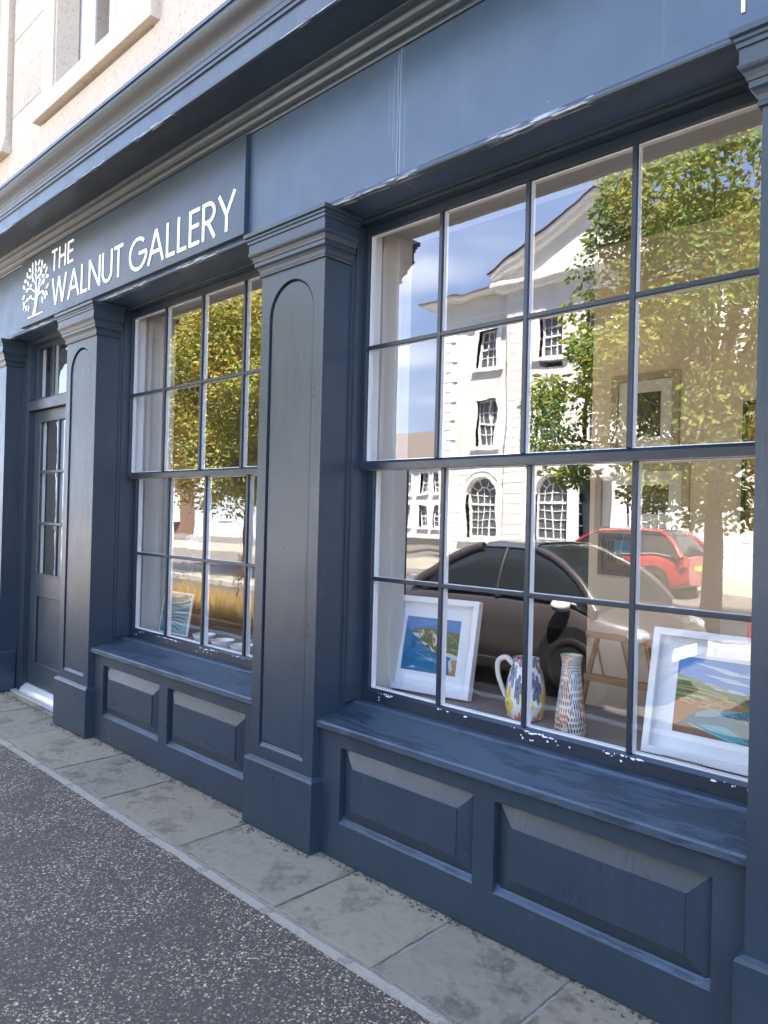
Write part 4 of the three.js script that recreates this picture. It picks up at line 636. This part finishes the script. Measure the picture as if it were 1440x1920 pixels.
{
  const b = thing('white_stucco_building', 'grand white stucco building with arched windows and pediment mirrored across the street', 'building', [0, 0, 0]);
  const zw = 18.5, zb = 18.16, L = -17.75, R = -2.6, B0 = -14.62, B1 = -7.78, EV = 9.45;
  const wing = [[-15.63 - 0.39, -15.63 + 0.39, 4.08, 5.72], [-15.63 - 0.39, -15.63 + 0.39, 6.86, 8.26]], gnd = [[-15.80 - 0.66, -15.80 + 0.66, 0.86, 3.06, true]];
  const cols = [-12.84, -11.2, -9.56], bayO = [...cols.flatMap(c => [[c - 0.41, c + 0.41, 4.08, 5.72], [c - 0.41, c + 0.41, 6.86, 8.26]]), [-12.84 - 0.64, -12.84 + 0.64, 0.88, 3.06, true], [-9.56 - 0.64, -9.56 + 0.64, 0.88, 3.06, true], [-11.75, -10.65, 0.15, 2.8]];
  const rw = [[-5.9, -4.9, 0.95, 2.75], [-5.9, -4.9, 4.08, 5.72], [-5.9, -4.9, 6.86, 8.26]];
  part(b, 'core_wall', [box(L + 0.3, R, 0, EV, zw + 0.31, zw + 9), box(L, L + 0.3, 0, EV, zw + 0.31, zw + 9)], stucco);
  courses(b, L, B0, seq(0, 3.5, 10), zw, gnd, stucco); courses(b, B0, B1, seq(0, 3.5, 10), zb, bayO, stucco);
  courses(b, L, B0, [3.62, EV], zw, [], stucco, 'wall_back', 0.002);
  b.children.pop();                                       // the plain wing wall is cut round its windows instead
  courses(b, L, B0, [3.62, 4.08, 5.72, 6.86, 8.26, 8.75, EV], zw, wing, stucco, 'plain_wall', 0.0);
  courses(b, B0, B1, seq(3.64, EV, 18), zb, bayO, stucco, 'stucco_course', 0.008);
  courses(b, B1, R, seq(0, 3.5, 10), zw, rw, stucco); courses(b, B1, R, [3.62, 4.08, 5.72, 6.86, 8.26, EV], zw, rw, stucco, 'plain_wall', 0.0);
  part(b, 'string_course', [box(L - 0.05, B0, 3.5, 3.62, zw - 0.06, zw + 0.3)], trim); part(b, 'string_course', [box(B0 - 0.05, B1 + 0.05, 3.5, 3.64, zb - 0.06, zb + 0.3)], trim); part(b, 'string_course', [box(B1, R, 3.5, 3.62, zw - 0.06, zw + 0.3)], trim);
  part(b, 'frieze_line', [box(L - 0.02, B0, 8.70, 8.76, zw - 0.03, zw)], trim);
  for (let k = 0; k < 14; k++) part(b, 'quoin', [rbox(L - 0.03, L + (k % 2 ? 0.42 : 0.62), 3.66 + k * 0.36, 3.99 + k * 0.36, zw - 0.045, zw + 0.2, 0.02)], trim);
  sashWindow(b, -15.63, 0.78, 4.08, 5.72, zw, 3, 4, 0.22); sashWindow(b, -15.63, 0.78, 6.86, 8.26, zw, 3, 4, 0.2); archWindow(b, -15.80, 1.32, 0.86, 3.06, zw);
  for (const c of cols) { sashWindow(b, c, 0.82, 4.08, 5.72, zb, 3, 4, 0.2); sashWindow(b, c, 0.82, 6.86, 8.26, zb, 3, 4, 0.18); }
  archWindow(b, -12.84, 1.28, 0.88, 3.06, zb); archWindow(b, -9.56, 1.28, 0.88, 3.06, zb);
  const dr = part(b, 'door', [box(-11.75, -10.65, 0.15, 2.8, zb + 0.2, zb + 0.26)], mat(0.03, 0.04, 0.05, 0.4)); part(dr, 'door_case', [box(-12.0, -11.75, 0, 2.9, zb - 0.1, zb + 0.3), box(-10.65, -10.4, 0, 2.9, zb - 0.1, zb + 0.3), box(-12.05, -10.35, 2.9, 3.2, zb - 0.16, zb + 0.3)], trim);
  for (const [p, q] of [[0.95, 2.75], [4.08, 5.72], [6.86, 8.26]]) sashWindow(b, -5.4, 1.0, p, q, zw, 3, 4, 0.16);
  part(b, 'step', [box(-12.1, -10.3, 0, 0.15, zb - 0.5, zb)], trim);
  // eaves, roof and pediment
  part(b, 'eaves', [box(L - 0.55, B0 - 0.35, EV, EV + 0.09, zw - 0.55, zw + 9.5), box(B1 + 0.35, R + 0.5, EV, EV + 0.09, zw - 0.55, zw + 9.5)], trim);
  const rf = part(b, 'roof', [quads([[[R + 0.6, EV + 0.10, zw - 0.6], [L - 0.6, EV + 0.10, zw - 0.6], [L + 3.4, EV + 1.9, zw + 4.5], [R - 3.4, EV + 1.9, zw + 4.5]], [[L - 0.6, EV + 0.10, zw - 0.6], [L - 0.6, EV + 0.10, zw + 9.6], [L + 3.4, EV + 1.9, zw + 4.5], [L + 3.4, EV + 1.9, zw + 4.5]], [[R + 0.6, EV + 0.10, zw + 9.6], [R + 0.6, EV + 0.10, zw - 0.6], [R - 3.4, EV + 1.9, zw + 4.5], [R - 3.4, EV + 1.9, zw + 4.5]], [[L - 0.6, EV + 0.10, zw + 9.6], [R + 0.6, EV + 0.10, zw + 9.6], [R - 3.4, EV + 1.9, zw + 4.5], [L + 3.4, EV + 1.9, zw + 4.5]]]), box(L - 0.6, R + 0.6, EV + 0.091, EV + 0.12, zw - 0.6, zw + 9.6)], slate);
  const ax = (B0 + B1) / 2, ay = 11.5, e0 = B0 - 0.4, e1 = B1 + 0.4;
  const tym = new THREE.Shape([[e0, EV], [e1, EV], [e1, EV + 0.3], [ax, ay], [e0, EV + 0.3]].map(p => new THREE.Vector2(...p)));
  part(b, 'pediment', [extrude(tym, 0.3, zb - 0.02)], stucco);
  const rake = (o, t, d) => { const s = new THREE.Shape([[e0 - 0.1, EV + 0.16 + o], [ax, ay + o], [e1 + 0.1, EV + 0.16 + o], [e1 + 0.1, EV + 0.16 + o + t], [ax, ay + o + t], [e0 - 0.1, EV + 0.16 + o + t]].map(p => new THREE.Vector2(...p))); return extrude(s, d + 0.3, zb - d); };
  part(b, 'pediment_moulding', [rake(0, 0.18, 0.28), rake(0.18, 0.10, 0.42), box(e0, e1, EV - 0.02, EV + 0.10, zb - 0.42, zb + 0.1), box(e0 + 0.1, e1 - 0.1, EV - 0.16, EV - 0.021, zb - 0.24, zb + 0.1)], trim);
  part(b, 'pediment_roof', [quads([[[e0 - 0.15, EV + 0.46, zb - 0.5], [e0 - 0.15, EV + 0.46, zw + 4.6], [ax, ay + 0.30, zw + 4.6], [ax, ay + 0.30, zb - 0.5]], [[ax, ay + 0.30, zb - 0.5], [ax, ay + 0.30, zw + 4.6], [e1 + 0.15, EV + 0.46, zw + 4.6], [e1 + 0.15, EV + 0.46, zb - 0.5]]])], slate);
  const ch = part(b, 'chimney', [box(ax - 0.5, ax + 0.6, 11.0, 12.1, zw + 1.0, zw + 1.7), box(ax - 0.58, ax + 0.68, 12.1, 12.22, zw + 0.92, zw + 1.78)], brickM);
  for (const x of [ax - 0.2, ax + 0.3]) { const p = part(ch, 'chimney_pot', new THREE.CylinderGeometry(0.12, 0.15, 0.5, 12), mat(0.5, 0.22, 0.11, 0.8)); p.position.set(x, 12.47, zw + 1.35); }
}
{
  const b = thing('cream_house', 'pale cream two-storey house with brown hipped roof, beyond the white building', 'house', [0, 0, 0]), z = 30, X0 = -40, X1 = -24.8;
  const wx = [-31.6, -30.1, -28.75, -27.4], op = wx.flatMap(c => [[c - 0.36, c + 0.36, 3.05, 4.25], [c - 0.36, c + 0.36, 1.05, 2.35]]);
  part(b, 'wall', [box(X0, X1, 0, 5.0, z + 0.31, z + 8)], stucco);
  courses(b, X0, X1, [0, 1.05, 2.35, 3.05, 4.25, 5.0], z, op, stucco, 'front_wall', 0);
  for (const c of wx) { sashWindow(b, c, 0.72, 3.05, 4.25, z, 2, 4, 0.08); sashWindow(b, c, 0.72, 1.05, 2.35, z, 2, 4, 0.08); }
  part(b, 'plinth_band', [box(X0, X1, 0.0, 0.4, z - 0.06, z)], mat(0.12, 0.11, 0.1, 0.9));
  part(b, 'roof', [quads([[[X1 + 0.4, 5, z - 0.4], [X0 - 0.4, 5, z - 0.4], [X0 + 4, 7.2, z + 4], [-31.4, 7.2, z + 4]], [[X1 + 0.4, 5, z + 8.4], [X1 + 0.4, 5, z - 0.4], [-31.4, 7.2, z + 4], [-31.4, 7.2, z + 4]], [[X0 - 0.4, 5, z + 8.4], [X1 + 0.4, 5, z + 8.4], [-31.4, 7.2, z + 4], [X0 + 4, 7.2, z + 4]], [[X0 - 0.4, 5, z - 0.4], [X0 - 0.4, 5, z + 8.4], [X0 + 4, 7.2, z + 4], [X0 + 4, 7.2, z + 4]]])], slate);
}
{
  const b = thing('grey_building', 'plain blue-grey walled building with a white notice, mirrored in the left window', 'building', [0, 0, 0]), z = 25;
  part(b, 'wall', [box(-45.1, -37.5, 0, 5.4, z, z + 6)], greyWall); part(b, 'parapet', [box(-45.1, -37.3, 5.4, 5.7, z - 0.12, z + 6.1)], trim); part(b, 'plinth_band', [box(-45.1, -37.5, 0, 0.5, z - 0.06, z)], stucco);
  sashWindow(b, -43.4, 1.1, 2.9, 4.5, z - 0.35, 3, 4, 0.1);
  const n = thing('notice_board', 'small white notice on the blue-grey wall, mirrored in the left window', 'notice', [-41.6, 1.05, z - 0.02]);
  part(n, 'panel', [rbox(-0.75, 0.75, 0, 0.62, -0.03, 0.0, 0.01)], trim); part(n, 'printed_lines', [0.16, 0.36].map(y => box(-0.62, 0.62, y, y + 0.08, -0.035, -0.0305)), mat(0.3, 0.32, 0.36, 0.8));
  const d = thing('brick_shop', 'dark brown brick building left of the blue-grey wall, mirrored in the left window', 'building', [0, 0, 0]);
  part(d, 'wall', [box(-58, -45.3, 0, 6.0, z + 1, z + 8)], brickM); part(d, 'roof', [box(-58.3, -45.15, 6.0, 6.25, z + 0.6, z + 8.4)], slate);
  for (const x of [-50.2, -53.2]) sashWindow(d, x, 1.3, 1.0, 2.9, z + 0.75, 2, 2, 0.12);
  const lp = thing('lamp_post', 'slim white lamp post mirrored in the left window beside the tree', 'lamp post', [-37.4, 0, 18.6]);
  part(lp, 'post', [tube([[0, 0, 0], [0, 2.6, 0], [0, 5.0, 0]], 0.09, 0.05)], trim); part(lp, 'arm', [tube([[0, 5.0, 0], [0.1, 5.3, -0.2], [0.2, 5.35, -0.7]], 0.045, 0.035)], trim); part(lp, 'lamp_head', [rbox(0.08, 0.34, 5.28, 5.40, -1.2, -0.65, 0.03)], mat(0.3, 0.3, 0.32, 0.4));
}
// trees: tapered trunk, forking boughs and a crown of separate leaves
const leafM = c => new THREE.MeshPhysicalMaterial({ color: lin(...c), roughness: 0.9, transmission: 0.45, thickness: 0, side: THREE.DoubleSide });
const barkM = mat(0.13, 0.095, 0.065, 0.95, { map: rep(mottle, 2) });
function tree(name, label, [x, z], h, c, r, n, per, size, tints, extra = []) {
  const t = thing(name, label, 'tree', [x, -0.02, z], 0, 'street trees across the parking bay');
  const clumps = [];
  for (let k = 0; k < n; k++) {
    let u, v, w, q; do { u = rr(-1, 1); v = rr(-1, 1); w = rr(-1, 1); q = u * u + v * v + w * w; } while (q > 1 || q < 0.16);
    clumps.push([c[0] + u * r[0], c[1] + v * r[1], c[2] + w * r[2], rr(0.26, 0.50) * r[0] / 2.3, v]);
  }
  for (const e of extra) clumps.push(e);
  part(t, 'trunk', [tube([[0, 0, 0], [0.02, h * 0.5, 0.02], [0.01, h * 1.1, 0.0], [c[0] * 0.8, c[1] + r[1] * 0.3, c[2]]], 0.155, 0.05, 10, 14)], barkM);
  const br = []; for (let k = 0; k < clumps.length; k += 3) { const q = clumps[k], y0 = h * rr(0.9, 1.2), y1 = Math.min(q[1], y0 + 0.6 * Math.abs(q[1] - y0) + 0.2); br.push(tube([[0.01, y0, 0.0], [q[0] / 2, (y0 + q[1]) / 2 + 0.15, q[2] / 2], [q[0], q[1], q[2]]], 0.035, 0.008, 5, 6)); }
  part(t, 'branches', br, barkM);
  const P = tints.map(() => []), a = new THREE.Vector3(), b = new THREE.Vector3(), d = new THREE.Vector3();
  for (const [px, py, pz, pr, pv] of clumps) {
    const pick = Math.floor(rnd() * tints.length);
    for (let k = 0; k < per; k++) {
      const th = rr(0, 6.283), y = rr(-1, 1), s = Math.sqrt(1 - y * y), q = pr * Math.cbrt(rnd()) * 1.15;
      const ox = px + q * s * Math.cos(th) * 1.15, oy = py + q * y * 0.8, oz = pz + q * s * Math.sin(th) * 1.15;
      a.set(rr(-1, 1) + s * Math.cos(th) * 0.6, rr(-1.1, 0.2), rr(-1, 1) + s * Math.sin(th) * 0.6).normalize(); b.set(rr(-1, 1), rr(-0.3, 0.3), rr(-1, 1)).cross(a).normalize(); d.crossVectors(a, b);
      const l = size * rr(0.7, 1.25), w = l * 0.24, f = l * 0.06;
      const A = [ox, oy, oz], M1 = [ox + a.x * l * 0.5 + b.x * w + d.x * f, oy + a.y * l * 0.5 + b.y * w + d.y * f, oz + a.z * l * 0.5 + b.z * w + d.z * f], M2 = [ox + a.x * l * 0.5 - b.x * w + d.x * f, oy + a.y * l * 0.5 - b.y * w + d.y * f, oz + a.z * l * 0.5 - b.z * w + d.z * f], T = [ox + a.x * l, oy + a.y * l, oz + a.z * l];
      P[rnd() < 0.75 ? pick : Math.floor(rnd() * tints.length)].push(...A, ...M1, ...T, ...A, ...T, ...M2);
    }
  }
  P.forEach((p, i) => { const g = new THREE.BufferGeometry(); g.setAttribute('position', new THREE.Float32BufferAttribute(p, 3)); g.computeVertexNormals(); part(t, 'crown', bare(g), leafM(tints[i])); });
  return t;
}
const greens = [[0.28, 0.33, 0.04], [0.37, 0.36, 0.045], [0.15, 0.25, 0.035]];
tree('street_tree', 'leafy street tree mirrored in the right-hand panes of the big window', [-3.92, 7.8], 2.0, [0.42, 4.7, 0], [2.2, 3.0, 2.2], 190, 300, 0.105, greens,
  [[-2.2, 3.6, -0.6, 0.24], [-2.25, 3.25, -0.7, 0.28], [-2.1, 2.85, -0.75, 0.34], [-1.95, 2.5, -0.7, 0.36], [-1.75, 2.25, -0.6, 0.24], [-0.95, 2.05, 0, 0.34], [-0.6, 1.85, 0.2, 0.4], [0.1, 1.8, 0.1, 0.4], [0.7, 1.9, 0, 0.4]]);
tree('street_tree', 'dense yellow-green street tree filling the upper panes of the left window', [-14.95, 7.8], 2.1, [-0.45, 5.0, 0], [3.5, 3.2, 2.6], 290, 270, 0.115, [[0.40, 0.36, 0.04], [0.32, 0.36, 0.045], [0.45, 0.33, 0.04]]);

// cars in the parking bay and across the road
function car(name, label, [x, z], turn, L, col, prof, group = 'cars parked in the street') {
  const t = thing(name, label, 'car', [x, -0.12, z], turn, group), W = 0.87;
  const body = new THREE.MeshPhysicalMaterial({ color: lin(...col), roughness: 0.4, metalness: 0.1, clearcoat: 1, clearcoatRoughness: 0.04 }), gl = mat(0.018, 0.022, 0.026, 0.04), { belt, roof, xr, xrr, xfr, xf } = prof;
  const lerp = (p, v) => { for (let i = 0; i + 1 < p.length; i++) if (v <= p[i + 1][0]) { const k = (v - p[i][0]) / (p[i + 1][0] - p[i][0]); return p[i][1] + (p[i + 1][1] - p[i][1]) * sm(clamp(k)); } return p[p.length - 1][1]; };
  const loft = (secs) => {                                // smooth skin over cross-sections given as arrays of points
    const m = secs[0].length, pos = [], idx = [];
    secs.forEach(s => s.forEach(p => pos.push(...p)));
    for (let i = 0; i + 1 < secs.length; i++) for (let j = 0; j + 1 < m; j++) { const a = i * m + j; idx.push(a, a + m, a + 1, a + 1, a + m, a + m + 1); }
    const g = new THREE.BufferGeometry(); g.setAttribute('position', new THREE.Float32BufferAttribute(pos, 3)); g.setIndex(idx); g.computeVertexNormals(); return bare(g);
  };
  const N = 36, secs = [];
  for (let i = 0; i <= N; i++) {
    const u = -1 + 2 * i / N, X = u * L / 2, e = Math.pow(Math.abs(u), 9), w = W * (1 - 0.05 * u * u - 0.30 * e), lo = 0.20 + 0.13 * e, hi = lerp(belt, u), s = [];
    const half = [[0, lo], [w * 0.86, lo], [w * 0.97, lo + 0.10], [w, lo + 0.28], [w * 0.995, hi - 0.20], [w * 0.955, hi - 0.06], [w * 0.88, hi - 0.005], [w * 0.6, hi + 0.03], [0, hi + 0.045]];
    for (const [a, y] of half) s.push([X, y, a]); for (const [a, y] of half.slice(0, -1).reverse()) s.push([X, y, -a]);
    secs.push(s);
  }
  const cap = i => { const s = secs[i], c = [secs[i][0][0], 0.55, 0]; return s.slice(0, -1).map((p, k) => [c, i ? s[k] : s[k + 1], i ? s[k + 1] : s[k], i ? s[k + 1] : s[k]]); };
  part(t, 'body', [loft(secs), quads([...cap(0), ...cap(N)])], body);
  const gs = [], rs = [], M = 22;
  for (let i = 0; i <= M; i++) {
    const u = xr + (xf - xr) * i / M, X = u * L / 2, k = u < xrr ? (u - xr) / (xrr - xr) : u > xfr ? (xf - u) / (xf - xfr) : 1, q = 1 - Math.pow(1 - clamp(k), 1.45), hb = lerp(belt, u) - 0.03, top = hb + 0.05 + (roof - hb - 0.05) * q, wb = W * 0.93, wt = wb - 0.21 * q;
    gs.push([[X, hb, wb], [X, hb + (top - hb) * 0.55, wb - (wb - wt) * 0.45], [X, top - 0.06 * q, wt], [X, top - 0.015, wt - 0.09], [X, top, wt - 0.3], [X, top + 0.008, 0], [X, top, -wt + 0.3], [X, top - 0.015, -wt + 0.09], [X, top - 0.06 * q, -wt], [X, hb + (top - hb) * 0.55, -wb + (wb - wt) * 0.45], [X, hb, -wb]]);
    if (u >= xrr - 0.03 && u <= xfr + 0.03) rs.push(gs[gs.length - 1].slice(2, 9).map(([a, y, b]) => [a, y + 0.012, b * 1.012]));
  }
  part(t, 'windows', [loft(gs)], gl); part(t, 'roof', [loft(rs)], body);
  for (const s of [1, -1]) {
    const sd = j => gs.map(g => g[s > 0 ? j : 10 - j]), rail = [sd(0), sd(1), sd(2)], at = f => Math.round(f * M);
    for (const [f, dx, r] of [[0.52, 0.02, 0.03]]) { const i = at(f); part(t, 'pillar', [tube([rail[0][i], rail[1][i], rail[2][i]].map(([a, y, b]) => [a, y, b * 1.0]), r, r, 6)], black); }
    part(t, 'pillar', [tube(gs.slice(at((xfr - xr) / (xf - xr))).map(g => g[s > 0 ? 2 : 8]), 0.038, 0.045, 6)], body); part(t, 'pillar', [tube(gs.slice(0, at((xrr - xr) / (xf - xr)) + 1).map(g => g[s > 0 ? 2 : 8]), 0.06, 0.055, 6)], body);
    const mx = xf * L / 2 - 0.30, mir = part(t, 'wing_mirror', [new THREE.SphereGeometry(0.11, 14, 10).scale(0.75, 0.62, 1.05).translate(mx, lerp(belt, xf) + 0.07, s * (W + 0.06))], prof.mirror || body); part(mir, 'mirror_stalk', [box(mx - 0.04, mx + 0.04, lerp(belt, xf) - 0.02, lerp(belt, xf) + 0.02, s > 0 ? W - 0.12 : -W - 0.02, s > 0 ? W + 0.02 : -W + 0.12)], black);
    part(t, 'headlight', [new THREE.SphereGeometry(0.12, 14, 10).scale(0.9, 0.62, 1.25).translate(L / 2 - 0.17, 0.66, s * (W - 0.24))], mat(0.8, 0.82, 0.85, 0.08, { metalness: 0.7 }));
    part(t, 'tail_light', [rbox(-L / 2 + 0.01, -L / 2 + 0.16, 0.72, 0.98, s > 0 ? W - 0.28 : -W + 0.10, s > 0 ? W - 0.10 : -W + 0.28, 0.02)], mat(0.35, 0.012, 0.012, 0.15));
    for (const u of [0.78, 0.16, -0.36]) { const X = u * L / 2 - 0.12, wv = W * (1 - 0.05 * (X * 2 / L) ** 2); part(t, 'door_seam', [box(X - 0.004, X + 0.004, 0.36, lerp(belt, u) - 0.22, s > 0 ? wv - 0.01 : -wv - 0.0015, s > 0 ? wv + 0.0015 : -wv + 0.01)], black); }
    part(t, 'sill_trim', [rbox(-L / 2 + 1.15, L / 2 - 1.12, 0.20, 0.31, s > 0 ? W - 0.08 : -W - 0.004, s > 0 ? W + 0.004 : -W + 0.08, 0.01)], black);
    part(t, 'window_trim', [tube(gs.filter((g, i) => i > 1 && i < M - 1).map(g => { const p = g[s > 0 ? 0 : 10]; return [p[0], p[1] + 0.035, p[2] * 1.002]; }), 0.012, 0.012, 5)], metalM);
    part(t, 'door_handle', [rbox(0.02, 0.17, 0.80, 0.83, s > 0 ? W - 0.02 : -W - 0.022, s > 0 ? W + 0.022 : -W + 0.02, 0.006)], body);
    for (const wx of [L / 2 - 0.70, -L / 2 + 0.72]) {
      part(t, 'wheel_arch', [new THREE.CylinderGeometry(0.375, 0.375, 0.02, 28).rotateX(Math.PI / 2).translate(wx, 0.345, s * (W - 0.004))], black);
      const tyre = part(t, 'wheel', [new THREE.TorusGeometry(0.25, 0.075, 10, 28).translate(wx, 0.325, s * (W - 0.055)), new THREE.CylinderGeometry(0.24, 0.24, 0.06, 24).rotateX(Math.PI / 2).translate(wx, 0.325, s * (W - 0.06))], black);
      const sp = [new THREE.TorusGeometry(0.205, 0.018, 6, 26).translate(wx, 0.325, s * (W - 0.012))]; for (let k = 0; k < 5; k++) sp.push(box(-0.022, 0.022, 0.02, 0.2, -0.012, 0.012).rotateZ(k * 1.2566).translate(wx, 0.325, s * (W - 0.016))); part(tyre, 'rim', sp, metalM);
    }
  }
  part(t, 'number_plate', [rbox(-L / 2 - 0.012, -L / 2 + 0.03, 0.62, 0.73, -0.26, 0.26, 0.005)], mat(0.75, 0.55, 0.05, 0.4)); part(t, 'number_plate', [rbox(L / 2 - 0.03, L / 2 + 0.012, 0.42, 0.53, -0.26, 0.26, 0.005)], trim);
  part(t, 'bumper_grille', [rbox(L / 2 - 0.05, L / 2 + 0.006, 0.36, 0.41, -0.5, 0.5, 0.01), rbox(L / 2 - 0.06, L / 2 + 0.004, 0.56, 0.66, -0.34, 0.34, 0.01)], black);
  return t;
}
car('parked_car', 'dark taupe saloon parked nearest the shop, mirrored in the lower panes', [-4.62, 4.08], 0, 3.75, [0.055, 0.046, 0.050], { belt: [[-1, 0.78], [-0.85, 0.92], [0.1, 0.93], [0.55, 0.93], [0.85, 0.80], [1, 0.66]], roof: 1.44, xr: -0.42, xrr: 0.0, xfr: 0.30, xf: 0.74, mirror: mat(0.75, 0.75, 0.72, 0.3) });
car('parked_car', 'bright red hatchback parked across the road with its yellow rear plate showing', [-8.3, 14.0], Math.PI, 3.7, [0.36, 0.014, 0.02], { belt: [[-1, 0.90], [-0.9, 0.96], [0.5, 0.95], [0.8, 0.84], [1, 0.70]], roof: 1.52, xr: -0.97, xrr: -0.68, xfr: 0.12, xf: 0.56 });
car('parked_car', 'grey car parked behind the right pilaster, only its tail mirrored at the picture edge', [0.0, 4.3], 0, 4.1, [0.16, 0.15, 0.16], { belt: [[-1, 0.88], [-0.9, 0.94], [0.5, 0.94], [0.8, 0.84], [1, 0.70]], roof: 1.46, xr: -0.94, xrr: -0.66, xfr: 0.15, xf: 0.58 });

// planting bed of dry grass between the parking bays
{
  const b = thing('planting_bed', 'brick-edged planting bed full of dry yellow grass, mirrored low in the left window', 'planting bed', [-9.9, -0.12, 3.55]);
  for (const [x0, x1, z0, z1] of [[-1.9, 1.9, -0.72, -0.62], [-1.9, 1.9, 0.62, 0.72], [-1.9, -1.8, -0.62, 0.62], [1.8, 1.9, -0.62, 0.62]]) part(b, 'brick_edging', [rbox(x0, x1, 0.0, 0.20, z0, z1, 0.01)], mat(0.42, 0.20, 0.09, 0.9, { map: rep(mottle, 2) }));
  part(b, 'soil', [box(-1.8, 1.8, 0, 0.15, -0.62, 0.62)], mat(0.14, 0.10, 0.06, 1));
  const p = []; for (let k = 0; k < 5200; k++) { const x = rr(-1.78, 1.78), z = rr(-0.6, 0.6), h = rr(0.12, 0.42), a = rr(0, 6.28), w = 0.006, lx = rr(-0.12, 0.12), lz = rr(-0.12, 0.12), cx = Math.cos(a) * w, cz = Math.sin(a) * w; p.push(x - cx, 0.15, z - cz, x + cx, 0.15, z + cz, x + lx, 0.15 + h, z + lz); }
  const g = new THREE.BufferGeometry(); g.setAttribute('position', new THREE.Float32BufferAttribute(p, 3)); g.computeVertexNormals(); const gr = part(b, 'dry_grass', bare(g), leafM([0.52, 0.36, 0.11])); gr.userData.kind = 'stuff';
  const d = thing('dock_plant', 'tall brown seeding dock stalk rising from the dry grass bed', 'plant', [-9.15, 0.03, 3.5]);
  part(d, 'stem', [tube([[0, 0, 0], [0.03, 0.4, 0.01], [0.10, 0.9, 0.0]], 0.008, 0.004)], mat(0.14, 0.09, 0.05, 0.9));
  const sd = []; for (let k = 0; k < 160; k++) { const y = rr(0.38, 0.92), r = 0.07 * (1 - y) + 0.02, a = rr(0, 6.28); sd.push(new THREE.OctahedronGeometry(0.011).translate(0.03 + 0.14 * (y - 0.4) + r * Math.cos(a), y, r * Math.sin(a))); }
  part(d, 'seed_head', sd, mat(0.14, 0.085, 0.05, 0.9));
}

renderer.render(scene, camera);
